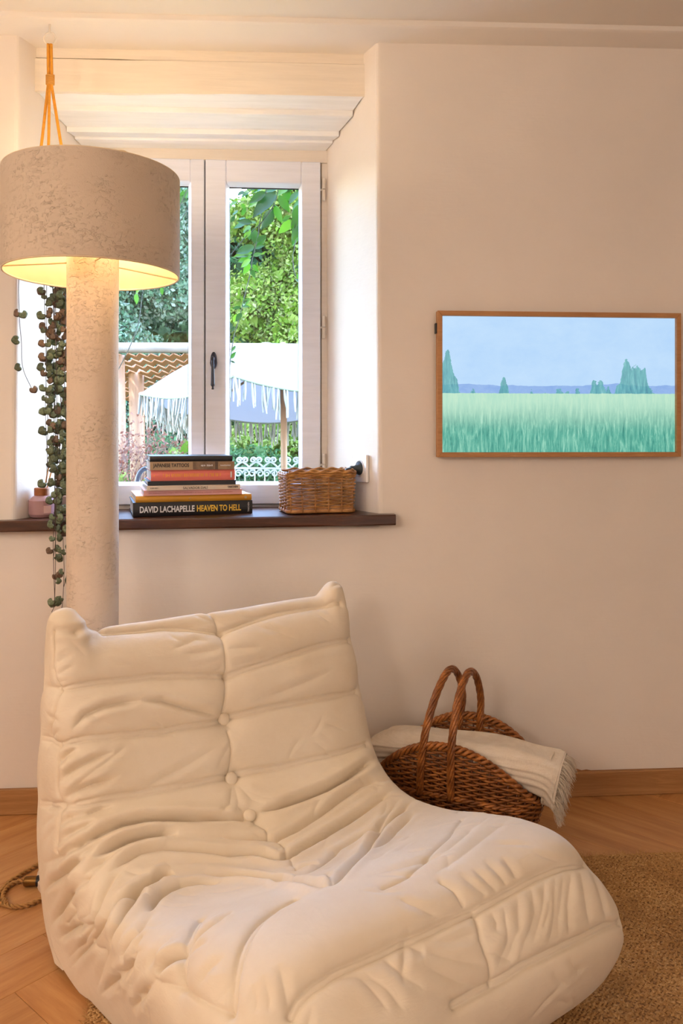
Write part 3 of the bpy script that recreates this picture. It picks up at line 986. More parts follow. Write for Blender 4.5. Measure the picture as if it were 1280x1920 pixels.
# ================================================================== FLOOR LAMP
def rough_plaster(name, rgb, sc=1.0):
    t = NT(name); v = t.coord()
    c = L(rgb)
    col = t.ramp(t.noise(v, 9, 4), [(0.3, tuple(x * 0.93 for x in c[:3])), (0.7, c)])
    big = t.ramp(t.noise(t.coord((1, 1, 1), rot=(R(35), R(20), 0)), 75 * sc, 4, 0.6, 0.35), [(0.54, (0, 0, 0)), (0.74, (1, 1, 1))])
    strk = t.ramp(t.noise(t.coord((0.35, 0.35, 1.0), rot=(R(30), R(40), 0)), 110 * sc, 3, 0.6, 0.2), [(0.58, (0, 0, 0)), (0.76, (1, 1, 1))])
    sm = t.noise(v, 300 * sc, 3, 0.6)
    patch = t.ramp(t.noise(v, 11, 3), [(0.38, (0.1, 0.1, 0.1)), (0.62, (1, 1, 1))])
    h = t.math('MULTIPLY', t.math('ADD', big, strk), patch)
    nr = t.bump(h, 0.9, 0.0034); nr = t.bump(sm, 0.5, 0.001, nr)
    t.principled(col, 0.9, nr)
    return t.m
M_SHADE = rough_plaster('grey_beige_plaster_shade', (214, 194, 172), 1.25)
M_POLE = rough_plaster('beige_plaster_column', (228, 208, 187), 1.6)
M_SHADEIN = plain('white_shade_lining', (206, 186, 146), 0.8, 0.03)
M_RIMW = plain('shade_rim', (226, 204, 172), 0.7)
M_WIRE = plain('cream_wire', (214, 190, 150), 0.5)
LX, LD = (174 - 640) / FPX * 2.0, 2.0
lp = CW(LX, LD, 0)
lamp = empty('floor_lamp', lp)
tag(lamp, 'tall floor lamp with rough plastered column and wide drum shade', 'lamp')
LR = 0.2105
SZ0, SZ1 = 1.497, 1.742
PR = 0.0625
MB().lathe([(PR * 2.1, 0.0), (PR * 2.1, 0.016), (PR * 2.0, 0.022)], 48).build('base', M_POLE, lamp)
# column, slightly uneven by hand
nz, ns = 120, 96
zs = np.linspace(0.02, SZ0 + 0.11, nz)
rng = np.random.RandomState(5)
ang = np.linspace(0, 2 * np.pi, ns, endpoint=False)
rr = PR * (1 + 0.006 * np.sin(zs * 9)[:, None] + 0.006 * np.sin(ang * 3 + zs[:, None] * 4))
V = np.stack([rr * np.cos(ang), rr * np.sin(ang), np.broadcast_to(zs[:, None], rr.shape)], -1).reshape(-1, 3)
F = [(i * ns + j, i * ns + (j + 1) % ns, (i + 1) * ns + (j + 1) % ns, (i + 1) * ns + j) for i in range(nz - 1) for j in range(ns)]
F.append(tuple((nz - 1) * ns + j for j in range(ns)))
mk('column', V, F, M_POLE, lamp, smooth=True)
prof = [(LR, SZ0), (LR + 0.0028, SZ0 + 0.002), (LR + 0.003, SZ1 - 0.002), (LR + 0.0022, SZ1)]
MB().lathe(prof + [(LR, SZ1), (LR, SZ1 - 0.003)], 128, cap=False).build('shade', M_SHADE, lamp, smooth=False)
shade_o = [c for c in lamp.children if c.name.startswith('shade')][0]
auto_smooth(shade_o, 40)
MB().lathe([(LR - 0.0005, SZ1 - 0.001), (LR - 0.0005, SZ0 + 0.0005)], 128, cap=False).build('shade_lining', M_SHADEIN, shade_o, smooth=True)
for zz in (SZ0, SZ1):
    rim = MB()
    a = np.linspace(0, 2 * np.pi, 96, endpoint=False)
    rim.tube([(LR * math.cos(t), LR * math.sin(t), zz) for t in a], 0.0026, 6, closed=True)
    rim.build('rim_wire', M_RIMW, shade_o, smooth=True)
#('shade_rim', (226, 204, 172), 0.7), lamp, smooth=True)
for k in range(4):
    a = R(20 + 90 * k)
    MB().tube([((PR - 0.004) * math.cos(a), (PR - 0.004) * math.sin(a), SZ0 + 0.024), (LR * math.cos(a), LR * math.sin(a), SZ0 + 0.004)], 0.0022, 6).build('spider_arm', M_WIRE, lamp)
# three bulbs round the column, hidden inside the shade
def bulb_mat():
    t = NT('lit_bulb'); e = t.n('ShaderNodeEmission'); e.inputs[0].default_value = (1.0, 0.78, 0.52, 1); e.inputs[1].default_value = BULB_E
    t.l(e.outputs[0], t.out.inputs['Surface']); return t.m
M_BULB = bulb_mat()
for k in range(3):
    a = R(75 + 120 * k)
    c_ = (0.125 * math.cos(a), 0.125 * math.sin(a), 1.695)
    bb = MB().lathe([(0.004, -0.034), (0.020, -0.028), (0.030, -0.012), (0.032, 0.004), (0.026, 0.022), (0.015, 0.036), (0.013, 0.046), (0.002, 0.047)], 20, c_).build('bulb', M_BULB, lamp, smooth=True)
    MB().lathe([(0.014, 0.044), (0.017, 0.046), (0.017, 0.075), (0.012, 0.08)], 16, c_).tube([(c_[0], c_[1], c_[2] + 0.078), (0.055 * math.cos(a), 0.055 * math.sin(a), 1.60)], 0.005, 8).build('socket_arm', M_WIRE, lamp)

# ================================================================== WALL SCREEN
M_FRAMEW = wood('tan_frame_wood', (170, 116, 66), (198, 146, 94), 8, (1, 16, 16), 0.5, 0.05)
M_BLACK = plain('black_plastic', (22, 22, 24), 0.45)
c0 = PY(815.5, 587); c1 = PY(1265, 856)
tx0, tx1, tz0, tz1 = c0.x, c1.x, PY(1040, 856.3).z, PY(1040, 588.5).z
tv = empty('wall_screen', ((tx0 + tx1) / 2, 0, tz0))
tag(tv, 'wall-mounted flat screen in a slim wooden frame showing a meadow scene', 'television')
hw, hh = (tx1 - tx0) / 2, tz1 - tz0
fw, y0, y1 = 0.0145, -0.040, -0.012
yS = y0 + 0.012
MB().box(-hw + 0.01, hw - 0.01, -0.026, -0.0005, 0.012, hh - 0.012).build('back_body', M_BLACK, tv)
def bar(nm, A, B):
    V = [(x, y0, z) for x, z in A] + [(x, y1, z) for x, z in A]
    n = 4
    return MB().add(V, [(0, 1, 2, 3), (7, 6, 5, 4)] + [(i, (i + 1) % 4 + 4 - 4, (i + 1) % 4 + 4, i + 4)[::-1] for i in range(4)]).build(nm, M_FRAMEW, tv, bevel=0.0012)
bar('frame_bar', [(-hw, 0), (hw, 0), (hw - fw, fw), (-hw + fw, fw)], 0)
bar('frame_bar', [(-hw + fw, hh - fw), (hw - fw, hh - fw), (hw, hh), (-hw, hh)], 0)
bar('frame_bar', [(-hw, 0), (-hw + fw, fw), (-hw + fw, hh - fw), (-hw, hh)], 0)
bar('frame_bar', [(hw - fw, fw), (hw, 0), (hw, hh), (hw - fw, hh - fw)], 0)
MB().box(-hw - 0.0045, -hw, -0.03, -0.012, hh - 0.066, hh - 0.036).build('sensor', M_BLACK, tv)
def screen_mat(w, h):
    """a plain generic meadow under a pale sky, loosely brushed"""
    t = NT('lit_meadow_picture')
    tc = t.n('ShaderNodeTexCoord'); sp = t.n('ShaderNodeSeparateXYZ'); t.l(tc.outputs['Generated'], sp.inputs[0])
    u, v = sp.outputs['X'], sp.outputs['Z']
    obj = t.coord((1, 1, 1)); 
    brush = t.noise(t.coord((26, 1, 40)), 1.0, 5, 0.65, 1.0)
    soft = t.noise(t.coord((5, 1, 9)), 1.0, 4, 0.6)
    sky = t.mix(soft, L((156, 200, 246)), L((200, 228, 252)))
    sky = t.mix(t.math('MULTIPLY', brush, 0.35), sky, L((214, 236, 255)))
    haze = t.mix(brush, L((120, 160, 226)), L((168, 200, 240)))
    blades = t.noise(t.coord((120, 1, 16), rot=(0, R(12), 0)), 1.0, 5, 0.7, 0.6)
    far = t.mix(blades, L((150, 214, 196)), L((214, 240, 210)))
    near = t.ramp(blades, [(0.3, L((46, 132, 122))), (0.5, L((96, 178, 158))), (0.66, L((150, 214, 190))), (0.8, L((206, 240, 228)))])
    fld = t.n('ShaderNodeMapRange', interpolation_type='SMOOTHSTEP'); t.l(t.math('ADD', v, t.math('MULTIPLY', soft, 0.12)), fld.inputs[0])
    fld.inputs[1].default_value = 0.18; fld.inputs[2].default_value = 0.46
    field = t.mix(fld.outputs[0], near, far)
    wob = t.math('MULTIPLY', t.math('SUBTRACT', t.noise(t.coord((9, 1, 1)), 1.0, 4), 0.5), 0.07)
    hill = t.math('LESS_THAN', v, t.math('ADD', 0.495, wob))
    col = t.mix(hill, sky, haze)
    # bushes along the skyline and loose leaf strokes above them
    bh = t.math('MULTIPLY', t.ramp(t.noise(t.coord((7.0, 1, 0.1)), 1.0, 3, 0.6), [(0.47, (0, 0, 0)), (0.72, (1, 1, 1))]), 0.42)
    bush = t.math('LESS_THAN', v, t.math('ADD', t.math('ADD', 0.40, bh), t.math('MULTIPLY', t.math('SUBTRACT', brush, 0.5), 0.16)))
    bcol = t.ramp(blades, [(0.3, L((46, 128, 138))), (0.55, L((92, 176, 172))), (0.75, L((150, 212, 206)))])
    col = t.mix(t.math('MULTIPLY', bush, 0.8), col, bcol)
    ground = t.math('LESS_THAN', v, t.math('ADD', 0.435, t.math('MULTIPLY', t.math('SUBTRACT', brush, 0.5), 0.015)))
    col = t.mix(ground, col, field)
    e = t.n('ShaderNodeEmission'); t.l(col, e.inputs[0]); e.inputs[1].default_value = 0.92
    g = t.n('ShaderNodeBsdfGlossy'); g.inputs['Roughness'].default_value = 0.35; g.inputs[0].default_value = (0.02, 0.02, 0.02, 1)
    a = t.n('ShaderNodeAddShader'); t.l(e.outputs[0], a.inputs[0]); t.l(g.outputs[0], a.inputs[1])
    t.l(a.outputs[0], t.out.inputs['Surface'])
    return t.m
sc_ = MB().box(-hw + fw - 0.001, hw - fw + 0.001, yS, yS + 0.004, fw - 0.001, hh - fw + 0.001).build('screen', screen_mat(2 * hw, hh), tv)
tag(sc_, label='lit screen picture of pale sky over a green meadow')
# ================================================================== BOOKS ON THE SILL
M_PAGES = plain('paper_block', (206, 204, 206), 0.8, 0.06, 8, 0.3, 900)
def cover(name, rgb, rough=0.45):
    return plain(name, rgb, rough, 0.04, 20)
book_spec = [  # x0, x1, y0, y1 on the spine, cover, depth, label
    (251, 458, 943.5, 969.5, (26, 24, 28), 0.270, 'thick black book with white and yellow spine title at the bottom of the stack'),
    (255.5, 457, 931.5, 943.5, (206, 146, 44), 0.262, 'mustard yellow book second from the bottom of the window stack'),
    (270, 440, 921.5, 931.5, (224, 164, 156), 0.235, 'thin pale pink book under the cream one'),
    (277, 438.5, 912.5, 921.5, (214, 196, 176), 0.240, 'thin cream book with small dark capitals on its spine'),
    (278, 430, 904.5, 912.5, (30, 30, 34), 0.225, 'thin black book between the coral and the cream book'),
    (283.5, 428.5, 884.0, 904.5, (232, 122, 108), 0.215, 'coral pink book with yellow spine lettering'),
    (283, 428.5, 868.5, 884.0, (172, 144, 112), 0.215, 'tan paperback with dark capitals just below the top book'),
    (282, 424, 858.0, 868.5, (28, 28, 32), 0.210, 'thin plain black book on top of the stack'),
]
BD = 2.355
ph = R(17)
M_TW, M_TY, M_TD, M_TG = (plain('print_white', (222, 222, 226), 0.6), plain('print_yellow', (232, 190, 70), 0.6), plain('print_dark', (52, 44, 38), 0.6), plain('print_gold', (240, 170, 60), 0.6))
z = sill_z(CW((355 - 640) / FPX * BD, BD, 0).x) + 0.0006
k_ = BD / FPX
for bi, (x0, x1, y0, y1, rgb, dep, lab) in enumerate(book_spec):
    th = (y1 - y0) * k_ * 1.0
    ln = (x1 - x0) * k_ / math.cos(ph) * 1.04
    X = (x0 - 640) * k_
    a = ph + R((0, 0.6, -0.5, 0.8, -0.4, 0.5, 0.2, -1.2)[bi])
    b = empty('book', CW(X, BD - 0.012 + 0.004 * (bi % 3), z), a - YAW)
    tag(b, lab, 'book', 'books stacked on the window sill')
    m = cover('book_cover', rgb)
    ct = 0.0028 if bi in (0, 1, 5, 7) else 0.0012
    if bi in (2,): ct = 0.0008
    # spine, boards, pages
    cv = MB()
    cv.rbox(0, ln, 0.0, dep, 0, ct, 0.0005); cv.rbox(0, ln, 0.0, dep, th - ct, th, 0.0005)
    n = 7; V = []; F = []
    for i in range(n):
        u = i / (n - 1); zz = u * th; yy = -0.0035 * math.sin(math.pi * u) if ct > 0.002 else 0.0
        V += [(0, yy, zz), (ln, yy, zz), (0, yy + 0.002, zz), (ln, yy + 0.002, zz)]
    for i in range(n - 1):
        o_ = i * 4
        F += [(o_, o_ + 1, o_ + 5, o_ + 4), (o_ + 3, o_ + 2, o_ + 6, o_ + 7), (o_ + 2, o_, o_ + 4, o_ + 6), (o_ + 1, o_ + 3, o_ + 7, o_ + 5)]
    cv.add(V, F)
    cvo = cv.build('cover', m, b)
    MB().box(0.003, ln - 0.003, 0.002, dep - 0.004, ct, th - ct).build('page_block', M_PAGES, b)
    def spine_text(body, u, w, hfrac, mt, bold=0.0, vert=False):
        yy = -0.0040 if ct > 0.002 else -0.0005
        Mx = Matrix.Translation((u * ln, yy, th * 0.5)) @ Matrix.Rotation(R(90), 4, 'X')
        if vert: Mx = Mx @ Matrix.Rotation(R(90), 4, 'Z')
        return text_mesh('lettering', body, th * hfrac, mt, cvo, Mx, None if w is None else w * ln, 0.0003, bold)
    def worn_print(u0, u1, zc, hz, mt, seed):
        """small print too fine to read in the photograph: a row of uneven strokes"""
        rg = random.Random(seed); sm = MB(); u = u0
        yy = -0.0041 if ct > 0.002 else -0.0014
        while u < u1:
            w_ = rg.uniform(0.6, 1.2) * hz * th * 0.7 / ln
            if rg.random() < 0.85: sm.box(u * ln, (u + w_ * 0.55) * ln, yy, yy + 0.0008, th * (zc - hz / 2 * rg.uniform(0.6, 1)), th * (zc + hz / 2 * rg.uniform(0.6, 1)))
            u += w_
        return sm.build('lettering', mt, cvo)
    if bi == 0:
        spine_text('DAVID LACHAPELLE', 0.055, 0.45, 0.62, M_TW, 0.0007)
        spine_text('HEAVEN TO HELL', 0.525, 0.375, 0.62, M_TY, 0.0007)
        t_ = spine_text('TASCHEN', 0.965, None, 0.16, M_TW, 0.0, True); t_.location.z -= th * 0.33
    elif bi == 3:
        spine_text('SALVADOR DALÍ', 0.38, 0.265, 0.72, M_TD)
        spine_text('TASCHEN', 0.86, 0.115, 0.55, M_TD, 0.0002)
        worn_print(0.04, 0.12, 0.5, 0.22, M_TD, 5)
    elif bi == 5:
        spine_text('·', 0.03, None, 0.9, M_TG)
        # gilt title worn past reading: a row of uneven strokes
        rg = random.Random(3); sm = MB(); u = 0.14
        while u < 0.83:
            w_ = rg.uniform(0.010, 0.016); 
            if rg.random() < 0.12: u += 0.012
            a0, a1 = u * ln, (u + w_) * ln
            sm.box(a0, a0 + 0.0012, -0.0041, -0.0033, th * 0.36, th * 0.66); 
            if rg.random() < 0.6: sm.box(a0, a1, -0.0041, -0.0033, th * 0.60, th * 0.66)
            if rg.random() < 0.5: sm.box(a0, a1, -0.0041, -0.0033, th * 0.47, th * 0.53)
            if rg.random() < 0.6: sm.box(a1 - 0.0012, a1, -0.0041, -0.0033, th * 0.36, th * 0.66)
            u += w_ + 0.007
        sm.build('lettering', M_TG, cvo)
        MB().box(ln * 0.945, ln * 0.962, -0.0041, -0.0033, th * 0.25, th * 0.8).build('publisher_mark', M_TW, cvo)
    elif bi == 6:
        spine_text('JAPANESE TATTOOS', 0.035, 0.42, 0.62, M_TD, 0.0004)
        MB().box(ln * 0.50, ln * 0.77, -0.0006, 0.0004, th * 0.02, th * 0.98).build('spine_picture', plain('spine_photo', (120, 96, 74), 0.5, 0.3, 60), b)
        MB().box(ln * 0.765, ln * 0.80, -0.0008, 0.0004, th * 0.02, th * 0.98).build('spine_band', plain('spine_band', (84, 66, 52), 0.5), b)
        MB().box(ln * 0.80, ln * 0.995, -0.0006, 0.0004, th * 0.02, th * 0.98).build('spine_picture', plain('spine_photo_b', (150, 122, 92), 0.5, 0.2, 60), b)
        worn_print(0.585, 0.74, 0.5, 0.24, M_TW, 8)
        worn_print(0.83, 0.95, 0.5, 0.18, M_TW, 9)
    elif bi == 1:
        spine_text('o', 0.45, None, 0.5, plain('print_grey', (170, 150, 110), 0.6)); spine_text('\u25a0', 0.935, None, 0.5, plain('print_grey2', (190, 176, 140), 0.6))
    elif bi == 2:
        worn_print(0.05, 0.90, 0.5, 0.24, plain('print_rose', (206, 140, 134), 0.6), 11)
    z += th + 0.0004

# ================================================================== WICKER
def wicker(name, dark, light, rough=0.5):
    t = NT(name); v = t.coord()
    n1 = t.noise(v, 30, 4, 0.6); n2 = t.noise(t.coord((60, 60, 400)), 1.0, 3)
    col = t.ramp(t.math('ADD', t.math('MULTIPLY', n1, 0.7), t.math('MULTIPLY', n2, 0.3)), [(0.3, L(dark)), (0.52, L(tuple((a + b) / 2 for a, b in zip(dark, light)))), (0.7, L(light))])
    t.principled(col, rough, t.bump(n2, 0.3, 0.001))
    return t.m
def weave(mb, loop, levels, nst, rad, amp, flat=1.0, pts=4, seg=5, jit=0.0, seed=1, skip=1):
    """weavers round a closed loop(u, h) -> (point, outward normal); in front of and behind alternate stakes"""
    rg = np.random.RandomState(seed)
    n = nst * pts
    u = np.linspace(0, 1, n, endpoint=False)
    for li, h in enumerate(levels):
        ph_ = (li % 2) * np.pi
        off = amp * np.cos(np.pi * u * nst / skip + ph_)
        hh = h + jit * rg.randn() + jit * np.convolve(rg.randn(n), np.ones(6) / 6, 'same')
        P_, N_2 = loop(u, hh)
        mb.tube(P_ + N_2 * off[:, None], rad, seg, closed=True)
def sq_loop(L_, W_, n=4.0):
    def f(u, sc):
        a = 2 * np.pi * u
        c, s = np.cos(a), np.sin(a)
        return np.sign(c) * np.abs(c) ** (2 / n) * L_ * sc, np.sign(s) * np.abs(s) ** (2 / n) * W_ * sc
    return f
# rectangular basket on the sill
M_WICK = wicker('golden_wicker', (122, 76, 34), (220, 164, 92))
M_WICK2 = wicker('wicker_stake', (150, 96, 50), (214, 160, 98))
bk_d = 2.372
bl, bw_, bh_ = 0.103, 0.082, 0.128
bphi = R(14)
bc = CW((540 - 640) / FPX * bk_d, bk_d, 0) + Vector((math.cos(bphi - YAW), math.sin(bphi - YAW), 0)) * bl + Vector((-math.sin(bphi - YAW), math.cos(bphi - YAW), 0)) * bw_
bsk = empty('wicker_basket', (bc.x, bc.y, sill_z(bc.x) + 0.001), bphi - YAW)
tag(bsk, 'small rectangular golden wicker basket on the window sill beside the socket', 'basket')
def sill_loop(u, h):
    h = np.broadcast_to(np.asarray(h, float), u.shape)
    # walk the perimeter of a rounded rectangle at even speed
    per = 2 * (2 * bl + 2 * bw_); d_ = u * per
    x = np.zeros_like(u); y = np.zeros_like(u); nx = np.zeros_like(u); ny = np.zeros_like(u)
    e = [2 * bl, 2 * bw_, 2 * bl, 2 * bw_]; st = np.r_[0, np.cumsum(e)]
    for i, (sx, sy, dx, dy) in enumerate(((-bl, -bw_, 1, 0), (bl, -bw_, 0, 1), (bl, bw_, -1, 0), (-bl, bw_, 0, -1))):
        m_ = (d_ >= st[i]) & (d_ < st[i + 1] + 1e-9); q = d_[m_] - st[i]
        x[m_] = sx + dx * q; y[m_] = sy + dy * q; nx[m_] = dy; ny[m_] = -dx
    r0 = 0.014
    # round the corners
    kx = np.clip((np.abs(x) - (bl - r0)) / r0, 0, 1); ky = np.clip((np.abs(y) - (bw_ - r0)) / r0, 0, 1)
    cut = kx * ky * r0 * 0.42
    x = x - np.sign(x) * cut; y = y - np.sign(y) * cut
    fl_ = 0.965 + 0.05 * h / bh_
    dip = 0.010 * np.exp(-((x + bl) / 0.02) ** 2) * (h / bh_) * np.clip(1 - np.abs(y + 0.0) / bw_ * 0.2, 0, 1) * (y > -bw_ * 0.9)
    return np.stack([x * fl_, y * fl_, h - dip], 1), np.stack([nx, ny, np.zeros_like(nx)], 1)
lv = list(np.arange(0.022, 0.112, 0.0052))
wv_ = MB(); weave(wv_, sill_loop, lv, 18, 0.0023, 0.0058, pts=10, seg=6, jit=0.0005, seed=2)
tag(wv_.build('woven_wall', M_WICK, bsk, smooth=True), kind='stuff')
MB().prism([(-bl * 0.93, -bw_ * 0.93), (bl * 0.93, -bw_ * 0.93), (bl * 0.93, bw_ * 0.93), (-bl * 0.93, bw_ * 0.93)], 0.008, 0.012).build('bottom', M_WICK, bsk)
rm = MB()
uu = np.linspace(0, 1, 200, endpoint=False)
for (h_, o_, r_, w_) in ((0.1235, 0.0015, 0.0042, 0.0016), (0.1165, 0.0025, 0.0034, 0.001), (0.1285, -0.003, 0.0036, 0.0022), (0.112, 0.001, 0.003, 0.001)):
    p_, nn_ = sill_loop(uu, np.full_like(uu, h_)); 
    p_[:, 2] += w_ * np.sin(uu * 2 * np.pi * 18 + h_ * 900); rm.tube(p_ + nn_ * (o_ + 0.0012 * np.cos(uu * 2 * np.pi * 18 + h_ * 900))[:, None], r_, 7, closed=True)
rm.build('rim', M_WICK, bsk, smooth=True)
ft = MB()
for (h_, o_, r_) in ((0.0075, 0.002, 0.0062), (0.0175, 0.001, 0.0030)):
    p_, nn_ = sill_loop(uu, np.full_like(uu, h_)); ft.tube(p_ + nn_ * o_, r_, 8, closed=True)
ft.build('foot_rod', M_WICK2, bsk, smooth=True)
stk = MB()
for i in range(18):
    u = np.full(5, (i + 0.0) / 18); h_ = np.linspace(0.001, 0.118, 5)
    p_, nn_ = sill_loop(u, h_); p_ = p_ + nn_ * np.array([0.0075, 0.004, 0, 0, 0])[:, None]; p_[:, 2] = np.maximum(p_[:, 2], 0.0025)
    stk.tube(p_, 0.0022, 6)
stk.build('stakes', M_WICK2, bsk, smooth=True)

# ================================================================== SOCKET
M_PLATE = plain('white_plastic', (232, 228, 226), 0.35, 0.02)
M_PLUG = plain('dark_plug', (44, 56, 62), 0.4)
rdir = Vector((FR - SR_B, YF, 0)).normalized()            # along the right reveal, inwards
rnor = Vector((-rdir.y, rdir.x, 0)).normalized()          # out of the reveal, into the opening
if rnor.x > 0: rnor = -rnor
def reveal_pt(px, py):
    k = (px - 640) / FPX
    # the point of the reveal plane seen at this pixel
    best = None
    o = Vector((CAMX, CAMY)); dirv = CW(k, 1, 0) - CW(0, 0, 0)
    A = np.array([[rdir.x, -dirv.x], [rdir.y, -dirv.y]]); bb = np.array([CAMX - SR_B, CAMY])
    t_, dd = np.linalg.solve(A, bb)
    return Vector((SR_B + rdir.x * t_, rdir.y * t_, CAMZ + (HOR - py) / FPX * dd))
pc = reveal_pt(679.5, 878)
Ms = Matrix(((rdir.x, rnor.x, 0, pc.x), (rdir.y, rnor.y, 0, pc.y), (0, 0, 1, pc.z), (0, 0, 0, 1)))
so = empty('wall_socket', pc); so.matrix_basis = Ms
tag(so, 'white square wall socket with a dark plug on the window reveal', 'socket')
MB().rbox(-0.042, 0.042, 0.0005, 0.011, -0.043, 0.043, 0.003).build('face_plate', M_PLATE, so)
Mr = Matrix.Translation((0, 0.011, 0)) @ Matrix.Rotation(R(-90), 4, 'X')
MB().lathe([(0.027, 0), (0.027, 0.0015), (0.023, 0.002), (0.022, -0.001), (0.0205, -0.006)], 40, M=Mr).build('well_ring', M_PLATE, so, smooth=True)
pl_ = MB().lathe([(0.0205, -0.004), (0.0205, 0.004), (0.013, 0.008), (0.0085, 0.020), (0.0085, 0.030), (0.006, 0.034)], 32, M=Mr)
pl_.tube(smooth_path([(0.0, 0.042, 0), (0.012, 0.050, -0.004), (0.028, 0.050, -0.018), (0.040, 0.046, -0.05), (0.052, 0.042, -0.085)], 24), 0.0042, 10)
pl_.build('plug', M_PLUG, so, smooth=True)
# old fixing of the former plate beside it
od = MB()
for dx, dz in ((0.066, 0.012), (0.060, -0.022), (0.052, 0.026)):
    od.lathe([(0.012, 0), (0.011, 0.0012), (0.008, 0.0004), (0.004, 0.0010)], 20, M=Matrix.Translation((dx, 0.0004, dz)) @ Matrix.Rotation(R(-90), 4, 'X'))
od.build('filler_patch', M_WALL, so, smooth=True)

# ================================================================== REED DIFFUSERS
M_PINKG = plain('frosted_pink_glass', (176, 136, 140), 0.28, 0.05, 12, Coat_Weight=0.2)
M_GREENG = plain('frosted_mauve_glass', (150, 132, 128), 0.3, 0.12, 12)
M_CAP = wood('cap_wood', (128, 70, 30), (170, 104, 54), 20, (1, 1, 6), 0.5, 0.05)
M_REED = wood('reed_wood', (178, 128, 70), (214, 166, 104), 20, (1, 1, 1), 0.6, 0.05)
def diffuser(px, dd, sc, glass, cap, label, reeds):
    p = CW((px - 640) / FPX * dd, dd, 0)
    o = empty('reed_diffuser', (p.x, p.y, sill_z(p.x) + 0.0006), R(22.5))
    tag(o, label, 'diffuser', 'reed diffusers on the sill')
    r = 0.0385 * sc; h = 0.066 * sc
    prof = [(r * 0.80, 0), (r * 0.86, 0.001), (r, 0.010 * sc), (r, 0.051 * sc), (r * 0.72, 0.062 * sc), (r * 0.56, 0.066 * sc)]
    MB().lathe(prof, 48).build('bottle', glass, o, smooth=False); auto_smooth(o.children[-1], 30)
    if cap: MB().lathe([(r * 0.56, 0), (r * 0.58, 0.001), (r * 0.58, 0.021 * sc), (r * 0.54, 0.023 * sc)], 40, (0, 0, h)).build('cap', M_CAP, o); auto_smooth(o.children[-1], 30)
    for (a, b) in reeds:
        MB().tube([(a[0], a[1], h - 0.02), (b[0], b[1], b[2])], 0.0022, 8).build('reed', M_REED, o)
    MB().box(-0.011, 0.011, -r * 0.985 - 0.0012, -r * 0.90, 0.014, 0.036, Matrix.Rotation(R(18), 4, 'Z')).build('paper_label', plain('rose_label', (226, 186, 182), 0.6), o)
    return o
diffuser(78.5, 2.385, 0.98, M_PINKG, True, 'frosted pink diffuser bottle with wooden cap and reed on the sill', [((0.0, 0), (0.022, 0.01, 0.158)), ((0.004, 0), (0.030, -0.004, 0.150))])
diffuser(121, 2.46, 1.12, M_GREENG, False, 'greyish mauve glass bottle half hidden behind the hanging plant', [])
# ================================================================== HANGING PLANT
M_CORD = plain('mustard_cord', (222, 152, 44), 0.75, 0.12, 90, 0.5, 600)
M_HOOK = plain('white_hook', (226, 216, 204), 0.4)
hp = PD(93, 60, 2.262)
hk = empty('ceiling_hook', hp)
tag(hk, 'small white ring hook screwed under the ceiling beam', 'hook')
a = np.linspace(R(60), R(420), 40)
ring = [(0.017 * math.cos(t), 0.004 * math.sin(t * 0.5), -0.018 + 0.017 * math.sin(t)) for t in a]
MB().tube(ring, 0.0026, 8).tube([(0, 0, -0.002), (0, 0, beam_z(hp.x) - hp.z + 0.004)], 0.003, 8).build('ring', M_HOOK, hk, smooth=True)
PTZ = 1.735
pot_c = CW((103 - 640) / FPX * 2.262, 2.262, 1.64)
plant = empty('hanging_plant', pot_c)
tag(plant, 'string-of-hearts plant trailing from a pot hung on a mustard cord', 'plant')
M_POT = plain('terracotta_pot', (176, 112, 78), 0.8, 0.1, 20, 0.3, 120)
M_SOIL = plain('soil', (52, 38, 28), 0.95, 0.3, 90, 0.6, 120)
RP = 0.052
pot = MB().lathe([(RP * 0.72, 0), (RP * 0.74, 0.001), (RP, 0.088), (RP * 1.08, 0.089), (RP * 1.08, 0.105), (RP * 0.98, 0.105), (RP * 0.93, 0.092)], 40).build('pot', M_POT, plant)
auto_smooth(pot, 40)
MB().lathe([(0.002, 0.094), (RP * 0.95, 0.092)], 32, cap=False).build('soil', M_SOIL, plant)
# hanger: two flat cords doubled through the ring, bound, then three down to the pot
top = Vector(hp) + Vector((0, 0, -0.040)) - Vector(pot_c)
kn = PD(94, 150, 2.262) - Vector(pot_c)
for dx in (-0.0045, 0.0045):
    MB().tube(smooth_path([top + Vector((dx * 0.9, 0, 0.006)), (top + kn) / 2 + Vector((dx, 0, 0)), kn + Vector((dx, 0, 0.01))], 14), 0.0044, 8).build('hanger_cord', M_CORD, plant, smooth=True)
nb = MB()
tt = np.linspace(0, 2 * np.pi * 7, 160)
nb.tube([(kn.x + 0.0105 * math.cos(q), kn.y + 0.0075 * math.sin(q), kn.z + 0.014 - 0.028 * q / tt[-1]) for q in tt], 0.0021, 6)
nb.lathe([(0.004, -0.013), (0.0088, -0.011), (0.0088, 0.011), (0.004, 0.013)], 16, tuple(kn))
nb.build('cord_binding', plain('tan_binding', (206, 148, 66), 0.8), plant, smooth=True)
for ang_ in (200, 265, 335):
    e_ = Vector((RP * 1.10 * math.cos(R(ang_)), RP * 1.10 * math.sin(R(ang_)), 0.10))
    low = Vector((RP * 0.76 * math.cos(R(ang_)), RP * 0.76 * math.sin(R(ang_)), -0.003))
    pts = [kn + Vector((0, 0, 0.008)), kn + Vector((e_.x * 0.10, e_.y * 0.10, -0.02)), kn.lerp(e_, 0.5), e_, low, Vector((0, 0, -0.02))]
    MB().tube(smooth_path(pts, 40), 0.0042, 8).build('hanger_cord', M_CORD, plant, smooth=True)
